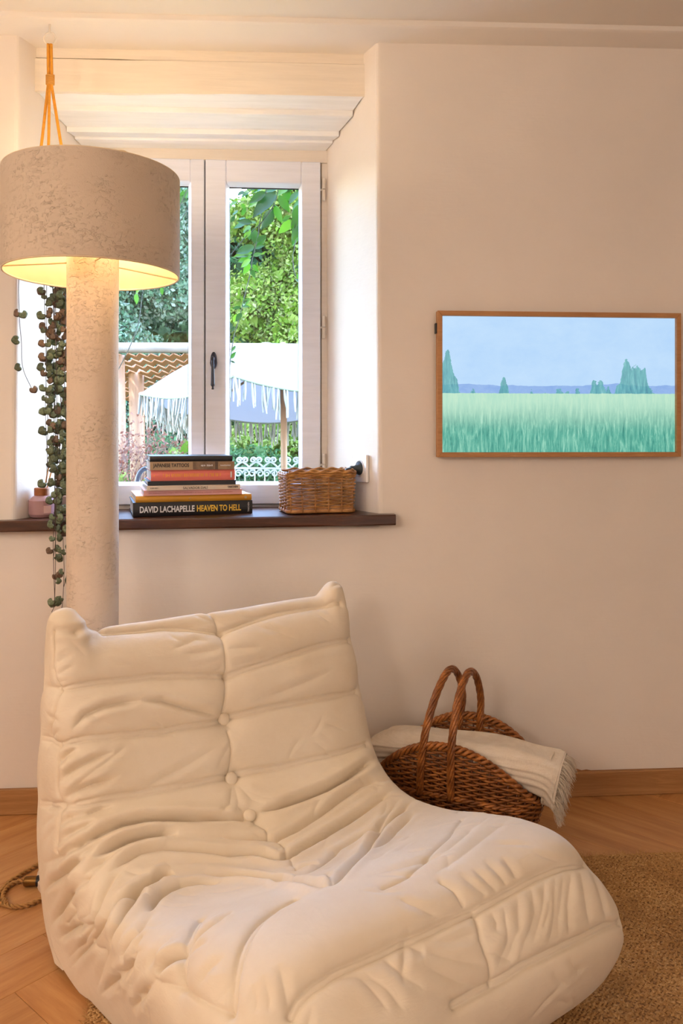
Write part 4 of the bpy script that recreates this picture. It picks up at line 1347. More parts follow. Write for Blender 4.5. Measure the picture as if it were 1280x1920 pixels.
# trailing stems and heart leaves
def leaf_mat(name, a, b):
    t = NT(name); v = t.coord()
    oi = t.n('ShaderNodeObjectInfo')
    vein = t.noise(v, 260, 3, 0.6, 1.2)
    c = t.ramp(vein, [(0.40, L(a)), (0.56, L(tuple((p + q) / 2 for p, q in zip(a, b)))), (0.64, L(b))])
    mr = t.n('ShaderNodeMapRange'); t.l(oi.outputs['Random'], mr.inputs[0]); mr.inputs[3].default_value = 0.7; mr.inputs[4].default_value = 1.35
    hs = t.n('ShaderNodeHueSaturation'); t.l(c, hs.inputs['Color']); t.l(mr.outputs[0], hs.inputs['Value'])
    t.principled(hs.outputs['Color'], 0.5)
    return t.m
M_LEAFG = leaf_mat('heart_leaf_green', (74, 88, 62), (142, 154, 126))
M_LEAFB = leaf_mat('heart_leaf_bronze', (98, 76, 60), (146, 122, 100))
M_STEM = plain('purple_stem', (70, 52, 48), 0.6)
def heart(mat, nm, parent):
    """thick heart-shaped leaf, stalk end at the origin, tip down -Z, facing -Y"""
    n = 22; V = []; rows = ((1.0, 0.0, 0), (1.0, 0.0012, 1), (0.72, 0.0024, 1), (0.35, 0.0022, 1), (0.72, -0.0002, 0), (0.35, 0.0002, 0))
    out = []
    for j in range(n):
        t = 2 * math.pi * j / n
        x = 0.0108 * math.sin(t) * (1 - 0.10 * math.cos(t))
        tt_ = t if t < math.pi else t - 2 * math.pi
        zz = 0.0098 * math.cos(t) - 0.0062 * math.exp(-(tt_ / 0.42) ** 2) - 0.0022 * math.exp(-((abs(tt_) - math.pi) / 0.4) ** 2) - 0.005
        out.append((x, zz))
    cz = -0.005
    V = []
    for (s, y, f) in ((1.0, 0.0004, 0), (0.66, -0.0016, 0), (0.3, -0.0018, 0)):
        V += [(x * s, y - 0.0012 * abs(x) / 0.011 * -1, cz + (zz - cz) * s) for x, zz in out]
    V.append((0, -0.0012, cz))
    for (s, y, f) in ((0.66, 0.0008, 0), (0.3, 0.0008, 0)):
        V += [(x * s, y, cz + (zz - cz) * s) for x, zz in out]
    V.append((0, 0.0008, cz))
    F = []
    for r_ in range(2):
        for j in range(n): F.append((r_ * n + j, r_ * n + (j + 1) % n, (r_ + 1) * n + (j + 1) % n, (r_ + 1) * n + j))
    for j in range(n): F.append((2 * n + j, 2 * n + (j + 1) % n, 3 * n))
    b = 3 * n + 1
    for j in range(n): F.append((j, b + j, b + (j + 1) % n, (j + 1) % n))
    for j in range(n): F.append((b + j, b + n + j, b + n + (j + 1) % n, b + (j + 1) % n))
    for j in range(n): F.append((b + n + j, b + 2 * n, b + n + (j + 1) % n))
    me = mk(nm, V, F, mat, parent, smooth=True)
    return me
protos = {}
rg = random.Random(21)
def put_leaf(p, size, yaw, droop, roll, bronze):
    key = bronze
    Mx = Matrix.Translation(p) @ Matrix.Rotation(yaw, 4, 'Z') @ Matrix.Rotation(roll, 4, 'Y') @ Matrix.Rotation(droop, 4, 'X') @ Matrix.Scale(size, 4)
    if key not in protos:
        o = heart(M_LEAFB if bronze else M_LEAFG, 'leaf', plant); protos[key] = o
        o.matrix_basis = wmat(plant).inverted() @ Mx
    else:
        share('leaf', protos[key], plant, Mx)
nleaf = 0
strands = [  # px of the stem at stated rows, depth, last row, leaf spacing
    ([(38, 500), (36, 585), (40, 640), (43, 690), (61, 732)], 2.25, 0.0, [585, 636, 686, 727]),
]
dense = [(84, 885, 2.235), (90, 905, 2.255), (97, 930, 2.275), (103, 1050, 2.25), (107, 1135, 2.24), (112, 960, 2.27), (117, 1145, 2.255), (121, 1100, 2.24), (126, 1150, 2.25), (131, 1000, 2.262), (100, 1148, 2.262), (123, 1030, 2.278)]
for (x_, yend, dd) in dense:
    pts = []; y_ = 470; q = x_
    while y_ < yend:
        pts.append((q, y_)); y_ += 60; q += rg.uniform(-3.0, 3.2) + (0.5 if x_ < 100 else 0.1)
    pts.append((q + rg.uniform(-4, 4), yend))
    rows = []; y_ = 530 + rg.uniform(0, 25)
    while y_ < yend:
        rows.append(y_); y_ += rg.uniform(20, 38) if y_ < 900 else rg.uniform(28, 50)
    strands.append((pts, dd, 0.0, rows))
for pts, dd, _, rows in strands:
    W = [PD(px, py, dd) for px, py in pts]
    # lead the stem up over the pot rim
    rimp = Vector((pot_c.x, pot_c.y, 1.745)) + (Vector((W[0].x, W[0].y, 0)) - Vector((pot_c.x, pot_c.y, 0))).normalized() * (RP * 1.0)
    rimp2 = Vector((pot_c.x, pot_c.y, 1.738)) + (Vector((W[0].x, W[0].y, 0)) - Vector((pot_c.x, pot_c.y, 0))).normalized() * (RP * 0.6)
    path = [rimp2 - Vector(pot_c), rimp - Vector(pot_c)] + [w_ - Vector(pot_c) for w_ in W]
    MB().tube(smooth_path(path, 12 * len(path)), 0.00085, 5).build('stem', M_STEM, plant, smooth=True)
    ys = [p[1] for p in pts]; xs_ = [p[0] for p in pts]
    for r_ in rows:
        px = np.interp(r_, ys, xs_)
        pair = 2 if rg.random() < 0.75 else 1
        for s_ in range(pair):
            side = (1 if s_ == 0 else -1) * (1 if rg.random() < 0.5 else -1)
            p = PD(px + side * rg.uniform(1.5, 5), r_ + rg.uniform(-3, 3), dd + rg.uniform(-0.008, 0.008))
            size = rg.uniform(0.85, 1.3) * (1.0 if r_ < 1000 else 0.92)
            put_leaf(p, size, rg.uniform(-0.45, 0.45), rg.uniform(-0.35, 0.2), -side * rg.uniform(0.4, 1.5), rg.random() < (0.5 if r_ < 680 else 0.12))
            nleaf += 1
# ================================================================== LOG BASKET
M_DWICK = wicker('brown_willow', (92, 48, 18), (208, 132, 62), 0.36)
M_DWICK2 = wicker('dark_willow', (66, 32, 12), (130, 70, 30), 0.5)
GL, GW = 0.225, 0.128
gb_ang = R(-25) - YAW
gc = CW(0.326, 2.190, 0)
gb = empty('handled_basket', (gc.x, gc.y, 0.0), gb_ang)
tag(gb, 'brown willow basket with two hooped handles on the floor by the wall', 'basket')
def rim_h(x):
    return 0.158 + 0.135 * np.maximum(0, 1 - np.abs(x / GL) ** 2.2)
def oval(u, f, n=3.0):
    """f 0 at the floor to 1 at the rim; outline of the basket there"""
    a = 2 * np.pi * u
    c, s = np.cos(a), np.sin(a)
    x = np.sign(c) * np.abs(c) ** (2 / n); y = np.sign(s) * np.abs(s) ** (2 / n)
    sc = 0.80 + 0.20 * f
    nx, ny = c / GL, s / GW
    l_ = np.hypot(nx, ny)
    return x * GL * sc, y * GW * sc, nx / l_, ny / l_
def even_u(n):
    u = np.linspace(0, 1, 4000, endpoint=False)
    x, y, _, _ = oval(u, 1.0)
    d_ = np.r_[0, np.cumsum(np.hypot(np.diff(x), np.diff(y)))]
    return np.interp(np.linspace(0, d_[-1], n, endpoint=False), d_, u)
NST = 52
UE = even_u(NST * 4)
wv2 = MB()
rg2 = np.random.RandomState(8)
zl = 0.012; li = 0
while zl < 0.285:
    # rows climb towards the middle of the long sides where the rim is high: closed rows low down, arcs above
    x1_, y1_, _, _ = oval(UE, np.full_like(UE, 1.0))
    top = rim_h(x1_) - 0.012
    f = np.clip(zl / top, 0, 1)
    amp = 0.0046 * np.cos(np.pi * np.arange(len(UE)) / 4 + (li % 2) * np.pi)
    x_, y_, nx, ny = oval(UE, f)
    jt = 0.0006 * rg2.randn() + 0.0008 * np.convolve(rg2.randn(len(UE)), np.ones(8) / 8, 'same')
    zz = np.minimum(zl, top) + jt
    Pw = np.stack([x_ + nx * amp, y_ + ny * amp, zz], 1)
    ok = zl < top + 0.001
    r_ = 0.0031 + 0.0004 * rg2.rand()
    if ok.all():
        wv2.tube(Pw, r_, 5, closed=True)
    else:
        # the runs that stay under the rim
        n_ = len(UE); st = np.where(ok & ~np.roll(ok, 1))[0]
        for s0 in st:
            run = []
            k = s0
            while ok[k % n_] and len(run) < n_: run.append(k % n_); k += 1
            if len(run) > 6: wv2.tube(Pw[run], r_, 5)
    zl += 0.0072; li += 1
tag(wv2.build('woven_wall', M_DWICK, gb, smooth=True), kind='stuff')
sk2 = MB()
for i in range(NST):
    u0 = UE[i * 4]
    xr_, yr_, _, _ = oval(np.array([u0]), np.array([1.0])); h_ = float(rim_h(xr_)[0])
    f = np.linspace(0, 1, 6); x_, y_, _, _ = oval(np.full(6, u0), f)
    sk2.tube(np.stack([x_, y_, f * (h_ - 0.008) + 0.003], 1), 0.0026, 5)
sk2.build('stakes', M_DWICK2, gb, smooth=True)
# plaited rim of three rods
UR = even_u(260)
for kk in range(3):
    xr_, yr_, nx, ny = oval(UR, np.ones_like(UR))
    p_ = np.arange(260) / 260 * 2 * np.pi * 26 + kk * 2.094
    o_ = 0.0065 * np.cos(p_); q_ = 0.0075 * np.sin(p_)
    MB().tube(np.stack([xr_ + nx * (o_ + 0.001), yr_ + ny * (o_ + 0.001), rim_h(xr_) + q_ - 0.006], 1), 0.0047, 7, closed=True).build('rim_rod', M_DWICK, gb, smooth=True)
# loose wale band lower down on the long sides
for kk in range(2):
    x_, y_, nx, ny = oval(UR, np.full_like(UR, 0.62))
    p_ = np.arange(260) / 260 * 2 * np.pi * 30 + kk * 3.14
    MB().tube(np.stack([x_ + nx * (0.004 + 0.003 * np.cos(p_)), y_ + ny * (0.004 + 0.003 * np.cos(p_)), 0.135 + 0.0035 * np.sin(p_) + 0.02 * (1 - (x_ / GL) ** 2)], 1), 0.0040, 6, closed=True).build('wale_rod', M_DWICK, gb, smooth=True)
xs_, ys_, _, _ = oval(np.linspace(0, 1, 48, endpoint=False), np.full(48, 0.02))
MB().prism(list(zip(xs_ * 0.98, ys_ * 0.98)), 0.002, 0.010).build('bottom', M_DWICK2, gb)
# handles: each a twist of rods from the front side over to the back side
def handle(xf, xb, lean):
    n = 90
    ctrl = [(xf, -GW * 0.965, 0.150), (xf + lean * 0.25, -GW * 1.035, 0.235), (xf + lean * 0.7, -GW * 1.0, 0.325), (xf * 0.75 + xb * 0.25 + lean, -GW * 0.70, 0.412), ((xf + xb) / 2 + lean * 1.0, -GW * 0.10, 0.452), (xf * 0.3 + xb * 0.7 + lean * 0.8, GW * 0.5, 0.422), (xb + lean * 0.4, GW * 0.92, 0.345), (xb, GW * 0.97, 0.268), (xb, GW * 0.96, 0.20)]
    C = smooth_path(ctrl, n)
    T_, N1, B1 = frames(C)
    h = empty('handle', (0, 0, 0)); h.parent = gb
    MB().tube(C, 0.0062, 8).build('core', M_DWICK2, h, smooth=True)
    for k in range(6):
        p_ = np.linspace(0, 2 * np.pi * 4.6, n) + k * 2 * np.pi / 6
        r_ = 0.0066
        MB().tube(C + r_ * (np.cos(p_)[:, None] * N1 + np.sin(p_)[:, None] * B1), 0.0040, 6).build('rod', M_DWICK, h, smooth=True)
handle(-0.075, -0.040, 0.028)
handle(0.010, 0.020, 0.010)

# ================================================================== BLANKET
def linen():
    t = NT('natural_linen'); v = t.coord()
    n1 = t.noise(v, 6, 4)
    sl = t.noise(t.coord((40, 40, 500)), 1.0, 2); s2 = t.noise(t.coord((500, 500, 40)), 1.0, 2)
    f = t.math('ADD', t.math('MULTIPLY', n1, 0.5), t.math('ADD', t.math('MULTIPLY', sl, 0.25), t.math('MULTIPLY', s2, 0.25)))
    col = t.ramp(f, [(0.35, L((210, 192, 170))), (0.6, L((234, 220, 202)))])
    nr = t.bump(t.math('ADD', sl, s2), 0.25, 0.001); nr = t.bump(t.noise(v, 22, 3), 0.15, 0.006, nr)
    t.principled(col, 0.9, nr, Sheen_Weight=0.15)
    return t.m
M_LINEN = linen()
bl0 = CW(0.10, 2.235, 0.25)
blk = empty('folded_blanket', bl0)
tag(blk, 'folded natural linen throw with a fringe lying in the willow basket', 'blanket')
SP = [CW(0.088, 2.275, 0.215), CW(0.143, 2.248, 0.232), CW(0.253, 2.200, 0.243), CW(0.363, 2.150, 0.243), CW(0.463, 2.105, 0.236), CW(0.533, 2.075, 0.226), CW(0.563, 2.062, 0.218)]
nS, nC = 110, 96
C = smooth_path(SP, nS)
C0 = np.array(bl0)
T_ = np.gradient(C, axis=0); T_ /= np.linalg.norm(T_, axis=1)[:, None]
SIDE = np.cross(T_, np.array([0, 0, 1.0])); SIDE /= np.linalg.norm(SIDE, axis=1)[:, None]      # towards the camera
UPV = np.cross(SIDE, T_)
uS = np.linspace(0, 1, nS)
hgt = np.interp(uS, [0, 0.05, 0.12, 0.4, 0.7, 0.9, 1.0], [0.010, 0.026, 0.033, 0.037, 0.044, 0.050, 0.048])
wid = np.interp(uS, [0, 0.05, 0.12, 0.4, 0.7, 0.9, 1.0], [0.030, 0.060, 0.070, 0.074, 0.074, 0.070, 0.064])
an = np.linspace(0, 2 * np.pi, nC, endpoint=False)
n_ = 2.8
ca, sa = np.cos(an), np.sin(an)
sx = np.sign(ca) * np.abs(ca) ** (2 / n_); sy = np.sign(sa) * np.abs(sa) ** (2 / n_)
layer = 0.0022 * np.cos(an * 0 + sy * 16) * (np.abs(sx) > 0.55)
Vb = C[:, None] + SIDE[:, None] * ((sx[None, :] * wid[:, None]) + (np.sign(sx) * layer)[None, :])[..., None] + UPV[:, None] * (sy[None, :] * hgt[:, None])[..., None]
# soft folds along the length and a dip across
Vb += UPV[:, None] * (0.0035 * np.sin(an * 5 + uS[:, None] * 4) + 0.003 * np.sin(uS[:, None] * 17 + an * 2))[..., None]
# the open end droops forward
Vb[..., 2] -= (np.clip((uS - 0.72) / 0.28, 0, 1) ** 2)[:, None] * (0.020 * (1 - sy)[None, :])
idx = np.arange(nS * nC).reshape(nS, nC)
F = np.stack([idx[:-1], np.roll(idx, -1, 1)[:-1], np.roll(idx, -1, 1)[1:], idx[1:]], -1).reshape(-1, 4)
F = [tuple(f) for f in F] + [tuple(idx[0])]
bo = mk('cloth', Vb.reshape(-1, 3) - C0, F, M_LINEN, blk, smooth=True)
# inner layers at the open end: a spiral of cloth edges
ly = MB()
for q in (0.86, 0.70, 0.52, 0.34, 0.16):
    ringA = C[-1] + SIDE[-1] * (sx * wid[-1] * (0.25 + 0.75 * q))[:, None] + UPV[-1] * (sy * hgt[-1] * q)[:, None]
    ringA[:, 2] -= 0.020 * (1 - sy)
    a_ = ringA - T_[-1] * 0.035; b_ = ringA - T_[-1] * 0.004 * (1 - q)
    Vq = np.vstack([a_, b_]) - C0
    ly.add(Vq, [(j, (j + 1) % nC, nC + (j + 1) % nC, nC + j) for j in range(nC)])
ly.add(np.vstack([C[-1] - T_[-1] * 0.03 + SIDE[-1] * (sx * wid[-1])[:, None] * 0.98 + UPV[-1] * (sy * hgt[-1])[:, None] * 0.98 - np.array([0, 0, 1.0]) * (0.020 * (1 - sy))[:, None]]) - C0, [tuple(range(nC))])
ly.build('inner_folds', M_LINEN, blk, smooth=True)
# hem line
hm = MB(); rr_ = Vb[-5] - C0
hm.tube(rr_, 0.0016, 5, closed=True)
hm.build('hem', M_LINEN, blk, smooth=True)
# fringe: many fine threads
rgf = np.random.RandomState(4)
fv = []; ff = []
def thread(p0, d0, ln, r=0.0007):
    k = 7
    P_ = [np.array(p0)]
    dv = np.array(d0, float)
    for i in range(k - 1):
        dv = dv + np.array([rgf.randn() * 0.16, rgf.randn() * 0.16, -0.30 + rgf.randn() * 0.12])
        dv /= np.linalg.norm(dv)
        P_.append(P_[-1] + dv * ln / (k - 1))
    P_ = np.array(P_)
    T1 = np.gradient(P_, axis=0); T1 /= np.linalg.norm(T1, axis=1)[:, None]
    A_ = np.cross(T1, np.array([0.3, 0.2, 0.93])); A_ /= np.maximum(np.linalg.norm(A_, axis=1), 1e-6)[:, None]
    B_ = np.cross(T1, A_)
    b = len(fv)
    for i in range(k):
        rr2 = r * (1 - 0.5 * i / k)
        for c2 in range(3):
            t2 = c2 * 2.094
            fv.append(P_[i] + rr2 * (math.cos(t2) * A_[i] + math.sin(t2) * B_[i]))
    for i in range(k - 1):
        for c2 in range(3):
            ff.append((b + i * 3 + c2, b + i * 3 + (c2 + 1) % 3, b + i * 3 + 3 + (c2 + 1) % 3, b + i * 3 + 3 + c2))
for layer_q in (1.0, 0.93, 0.8, 0.62, 0.42):
    for i in range(190 if layer_q > 0.7 else 90):
        a_ = rgf.rand() * 2 * np.pi
        c2, s2 = math.cos(a_), math.sin(a_)
        x2 = math.copysign(abs(c2) ** (2 / n_), c2); y2 = math.copysign(abs(s2) ** (2 / n_), s2)
        base = C[-1] + SIDE[-1] * x2 * wid[-1] * layer_q + UPV[-1] * y2 * hgt[-1] * layer_q - np.array([0, 0, 0.020 * (1 - y2)]) - C0
        d0 = T_[-1] * 1.0 + SIDE[-1] * x2 * 0.35 + UPV[-1] * y2 * 0.35
        thread(base, d0, rgf.uniform(0.022, 0.045))
fr_ = mk('fringe', fv, ff, M_LINEN, blk)
tag(fr_, kind='stuff')

# ================================================================== JUTE RUG
M_JUTE = None
def jute():
    t = NT('jute_fibre'); v = t.coord()
    n1 = t.noise(v, 160, 4, 0.7); n2 = t.noise(v, 7, 3)
    f = t.math('ADD', t.math('MULTIPLY', n1, 0.7), t.math('MULTIPLY', n2, 0.3))
    col = t.ramp(f, [(0.33, L((150, 108, 62))), (0.5, L((188, 142, 86))), (0.66, L((226, 186, 128)))])
    t.principled(col, 0.8, t.bump(n1, 0.5, 0.002))
    return t.m
M_JUTE = jute()
rx0, rx1, ry1, ry0 = -0.371, 2.2, -0.362, -2.9
rug = empty('jute_rug', (rx0, ry1, 0))
tag(rug, 'rough woven jute rug under the front of the lounge chair', 'rug')
MB().rbox(0, rx1 - rx0, ry0 - ry1, 0, 0.0005, 0.0075, 0.002).build('backing', plain('jute_backing', (140, 100, 58), 0.9, 0.2, 80), rug)
# stitches: short fat twisted loops laid in alternately slanting rows
rgj = np.random.RandomState(6)
def stitch_field(x0, x1, y0, y1, dx, dy):
    xs = np.arange(x0, x1, dx); ys = np.arange(y0, y1, dy)
    X_, Y_ = np.meshgrid(xs, ys)
    X_ = X_ + (np.arange(len(ys)) % 2)[:, None] * dx * 0.5 + rgj.randn(*X_.shape) * dx * 0.10
    Y_ = Y_ + rgj.randn(*X_.shape) * dy * 0.10
    sgn = np.where(np.arange(len(ys)) % 2 == 0, 1.0, -1.0)[:, None] * np.ones_like(X_)
    X_, Y_, sgn = X_.ravel(), Y_.ravel(), sgn.ravel()
    n = len(X_)
    L2 = dx * 0.74 * (1 + 0.15 * rgj.randn(n)); a = sgn * 0.62 + 0.18 * rgj.randn(n)
    hz = 0.0052 * (1 + 0.25 * rgj.randn(n)); wd2 = dy * 0.42
    ct_, st_ = np.cos(a), np.sin(a)
    prof = np.array([(-1.0, 0.0, 0.15), (-0.45, 0.85, 0.8), (0.4, 0.95, 1.0), (1.0, 0.1, 0.35)])
    V = []
    for (l_, w_, h_) in prof:
        for s_ in (-1, 0, 1):
            lx = l_ * L2; ly_ = s_ * (0.25 + 0.75 * w_) * wd2
            zz = 0.0062 + hz * (h_ if s_ == 0 else h_ * 0.25)
            V.append(np.stack([X_ + lx * ct_ - ly_ * st_, Y_ + lx * st_ + ly_ * ct_, zz], 1))
    V = np.stack(V, 1)                      # n x 12 x 3
    base = (np.arange(n) * 12)[:, None]
    q = []
    for i in range(3):
        for j in range(2):
            q.append([i * 3 + j, (i + 1) * 3 + j, (i + 1) * 3 + j + 1, i * 3 + j + 1])
    F = (base[:, :, None] + np.array(q)[None]).reshape(-1, 4)
    return V.reshape(-1, 3), F
Vs, Fs = stitch_field(0.003, 1.75, -1.05, -0.002, 0.0105, 0.0062)
# leave out what lies deep under the chair
Pw_ = Vs.reshape(-1, 12, 3).mean(1)
loc = (np.array([[math.cos(CH_ROT), math.sin(CH_ROT)], [-math.sin(CH_ROT), math.cos(CH_ROT)]]) @ (Pw_[:, :2] + np.array([rx0 - CH_LOC[0], ry1 - CH_LOC[1]])).T).T
keep = ~((np.abs(loc[:, 0]) < 0.25) & (np.abs(loc[:, 1]) < 0.32))
Fs = Fs.reshape(-1, 6, 4)[keep]
used = np.unique(Fs); remap = -np.ones(len(Vs), int); remap[used] = np.arange(len(used))
st_o = mk('woven_pile', Vs[used], remap[Fs].reshape(-1, 4), M_JUTE, rug, smooth=True)
tag(st_o, kind='stuff')
# stray fibres along the edges and over the pile
fv = []; ff = []
for i in range(2600):
    if i < 1500:
        if i % 3: p0 = np.array([rgj.uniform(0, 2.0), rgj.uniform(-0.004, 0.002), 0.006]); d0 = np.array([rgj.randn() * 0.5, 0.8, 0.7])
        else: p0 = np.array([rgj.uniform(-0.002, 0.004), rgj.uniform(-1.6, 0), 0.006]); d0 = np.array([-0.8, rgj.randn() * 0.5, 0.6])
        ln = rgj.uniform(0.008, 0.022)
    else:
        p0 = np.array([rgj.uniform(0.0, 2.0), rgj.uniform(-1.5, 0), 0.009]); d0 = np.array([rgj.randn(), rgj.randn(), 0.8]); ln = rgj.uniform(0.005, 0.012)
    d0 = d0 / np.linalg.norm(d0)
    a_ = np.cross(d0, [0, 0, 1]); a_ /= max(np.linalg.norm(a_), 1e-6); a_ *= 0.0005
    mid_ = p0 + d0 * ln * 0.5 + np.array([0, 0, 0.001]); end = p0 + d0 * ln + np.array([rgj.randn() * 0.003, rgj.randn() * 0.003, -0.001])
    b = len(fv)
    fv += [p0 - a_, p0 + a_, mid_ - a_, mid_ + a_, end]
    ff += [(b, b + 1, b + 3, b + 2), (b + 2, b + 3, b + 4)]
tag(mk('stray_fibres', fv, ff, M_JUTE, rug), kind='stuff')

# ================================================================== LAMP CORD
M_ROPE = plain('twisted_cord', (176, 130, 74), 0.8, 0.25, 120, 0.4, 500)
M_BRASS = plain('aged_brass', (120, 84, 36), 0.35, 0.15, 40, Metallic=0.75)
c00 = PZ(20, 1680)
cord = empty('lamp_cord', (c00.x, c00.y, 0))
tag(cord, 'twisted beige fabric cord looped on the floor beside the chair', 'cord')
def twisted(pts, n, nm):
    C = smooth_path([tuple(PZ(a, b, 0.0062)) for a, b in pts], n)
    ln = np.r_[0, np.cumsum(np.linalg.norm(np.diff(C, axis=0), axis=1))]
    T2, N2, B2 = frames(C)
    for k in range(2):
        p_ = ln / 0.026 * 2 * np.pi + k * math.pi
        Q = C + 0.0030 * (np.cos(p_)[:, None] * N2 + np.sin(p_)[:, None] * B2)
        MB().tube(Q - np.array(c00) * np.array([1, 1, 0]), 0.0030, 6).build(nm, M_ROPE, cord, smooth=True)
twisted([(90, 1612), (72, 1621), (45, 1636), (20, 1652), (2, 1670), (-25, 1700), (-70, 1735)], 150, 'strand')
twisted([(47, 1651), (30, 1654), (14, 1663), (6, 1678), (10, 1694), (26, 1700), (52, 1697), (76, 1687), (100, 1676)], 170, 'strand')
twisted([(-30, 1672), (-8, 1688), (8, 1696), (10, 1688), (-2, 1684), (-20, 1690)], 70, 'strand')
p0, p1 = PZ(45, 1653, 0.0125), PZ(90, 1651, 0.0125)
ax = (p1 - p0).normalized()
sw = empty('cord_switch', (p0.x, p0.y, 0.0))
tag(sw, 'small cylindrical brass switch on the cord at the chair side', 'switch')
Mq = Matrix.Translation(Vector((0, 0, 0.0125))) @ ax.to_track_quat('Z', 'Y').to_matrix().to_4x4()
MB().lathe([(0.004, 0.0), (0.0100, 0.001), (0.0115, 0.004), (0.0115, 0.068), (0.0100, 0.071), (0.004, 0.072)], 28, M=Mq).build('barrel', M_BRASS, sw, smooth=False); auto_smooth(sw.children[-1], 40)
MB().lathe([(0.0118, 0.030), (0.0124, 0.031), (0.0124, 0.040), (0.0118, 0.041)], 28, M=Mq, cap=False).build('grip_ring', M_BLACK, sw)
# ================================================================== OUTSIDE THE WINDOW
def leafy(name, cols, rough=0.5, transl=0.45):
    t = NT(name); g = t.n('ShaderNodeNewGeometry')
    col = t.ramp(g.outputs['Random Per Island'], [(k / (len(cols) - 1), tuple(q * 0.27 for q in L(c)[:3])) for k, c in enumerate(cols)])  # leaf colours scaled down to offset the strong daylight outside
    d = t.n('ShaderNodeBsdfDiffuse'); t.l(col, d.inputs[0])
    hs = t.n('ShaderNodeHueSaturation'); hs.inputs['Saturation'].default_value = 1.1; hs.inputs['Value'].default_value = 1.3; t.l(col, hs.inputs['Color'])
    tr = t.n('ShaderNodeBsdfTranslucent'); t.l(hs.outputs['Color'], tr.inputs[0])
    mx = t.n('ShaderNodeMixShader'); mx.inputs[0].default_value = transl
    t.l(d.outputs[0], mx.inputs[1]); t.l(tr.outputs[0], mx.inputs[2])
    t.l(mx.outputs[0], t.out.inputs['Surface'])
    return t.m
def leaf_cloud(P, size, rng, aspect=0.55, up=0.35):
    """one folded lozenge per point"""
    n = len(P)
    d = rng.randn(n, 3); d[:, 2] -= up; d /= np.linalg.norm(d, axis=1)[:, None]
    e = np.cross(d, rng.randn(n, 3)); e /= np.maximum(np.linalg.norm(e, axis=1), 1e-6)[:, None]
    nn = np.cross(d, e)
    s = size * rng.uniform(0.6, 1.3, n)[:, None]
    V = np.stack([P, P + d * s * 0.5 + e * s * aspect * 0.5 + nn * s * 0.1, P + d * s, P + d * s * 0.5 - e * s * aspect * 0.5 + nn * s * 0.1], 1)
    b = (np.arange(n) * 4)[:, None]
    return V.reshape(-1, 3), np.concatenate([b, b + 1, b + 2, b + 3], 1)
def blob_points(rng, n, blobs):
    out = []
    w = np.array([b[3] * b[4] * b[5] for b in blobs]) ** 0.67; w /= w.sum()
    for (x, y, z, rx, ry, rz), k in zip(blobs, (w * n).astype(int)):
        d = rng.randn(k, 3); d /= np.linalg.norm(d, axis=1)[:, None]
        r = rng.uniform(0.72, 1.05, k)[:, None]
        out.append(np.array([x, y, z]) + d * r * np.array([rx, ry, rz]))
    return np.concatenate(out)
M_BARK = plain('bark', (92, 74, 58), 0.9, 0.2, 20, 0.5, 40)
M_LAWN = leafy('lawn', [(120, 150, 80), (150, 180, 104), (170, 196, 128)])
ground = MB().box(-14, 14, WALL_T, 24, -0.35, -0.12).build('ground', plain('lawn_soil', (70, 84, 48), 0.9, 0.2, 8))
tag(ground, kind='structure')

def tree(X, d, h, blobs, n, size, mat, label, seed, cat='tree', nm='tree', grp=None, core=True):
    p = CW(X, d, -0.12)
    o = empty(nm, p)
    tag(o, label, cat, grp)
    rng = np.random.RandomState(seed)
    # trunk and a few limbs
    tk = MB().tube(smooth_path([(0, 0, 0), (0.05, 0.02, h * 0.35), (-0.03, 0.0, h * 0.7)], 12), np.linspace(0.09, 0.03, 12) * (h / 4), 8)
    tk.build('trunk', M_BARK, o, smooth=True)
    P_ = blob_points(rng, n, blobs)
    P_ = P_[P_[:, 2] > 0.02]
    V, F = leaf_cloud(P_, size, rng)
    f = mk('foliage', V, F, mat, o)
    # dense shaded heart of the crown: larger leaves further in
    rng2 = np.random.RandomState(seed + 50)
    inner = [(x, y, z, rx * 0.62, ry * 0.62, rz * 0.62) for (x, y, z, rx, ry, rz) in blobs]
    V, F = leaf_cloud(blob_points(rng2, n // 4, inner), size * 2.6, rng2, 0.8)
    tag(mk('inner_foliage', V, F, mat, o), kind='stuff')
    tag(f, kind='stuff')
    return o
def mass(rng, w, h, dp, k, z0=0.2):
    return [(rng.uniform(-w, w), rng.uniform(-dp, dp), rng.uniform(z0, h), rng.uniform(0.45, 0.9), rng.uniform(0.4, 0.7), rng.uniform(0.4, 0.85)) for _ in range(k)]
LG_Y = leafy('yellow_green_leaves', [(122, 166, 62), (164, 204, 88), (204, 228, 124), (228, 238, 170)])
LG_B = leafy('blue_green_leaves', [(120, 168, 126), (164, 206, 164), (206, 232, 200), (228, 242, 222)])
LG_D = leafy('dark_hedge_leaves', [(70, 122, 78), (112, 162, 106), (152, 198, 142)])
rt = np.random.RandomState(31)
tree(-2.2, 16.5, 6.0, [(x, rt.uniform(-0.3, 0.3), z, 0.75, 0.5, 0.75) for x in np.arange(-5.5, 5.6, 0.62) for z in np.arange(0.4, 5.6, 0.62)], 60000, 0.14, LG_D, 'tall dense green hedge closing the garden at the back', 9, 'hedge', 'hedge')
tree(-0.75, 13.6, 5.0, mass(rt, 0.8, 6.4, 0.5, 34), 56000, 0.085, LG_Y, 'tall bright yellow-green tree filling the right-hand pane', 1, grp='garden trees')
tree(-3.65, 13.6, 5.0, mass(rt, 0.85, 6.2, 0.5, 34), 52000, 0.085, LG_B, 'tall pale blue-green tree behind the woven roof', 2, grp='garden trees')
tree(-8.0, 13.6, 5.0, mass(rt, 1.6, 5.6, 0.6, 26), 14000, 0.11, LG_D, 'dark green tree at the far left of the garden', 3, grp='garden trees')
tree(3.0, 13.6, 5.0, mass(rt, 1.6, 5.6, 0.6, 26), 14000, 0.11, LG_B, 'pale green tree at the far right of the garden', 4, grp='garden trees')
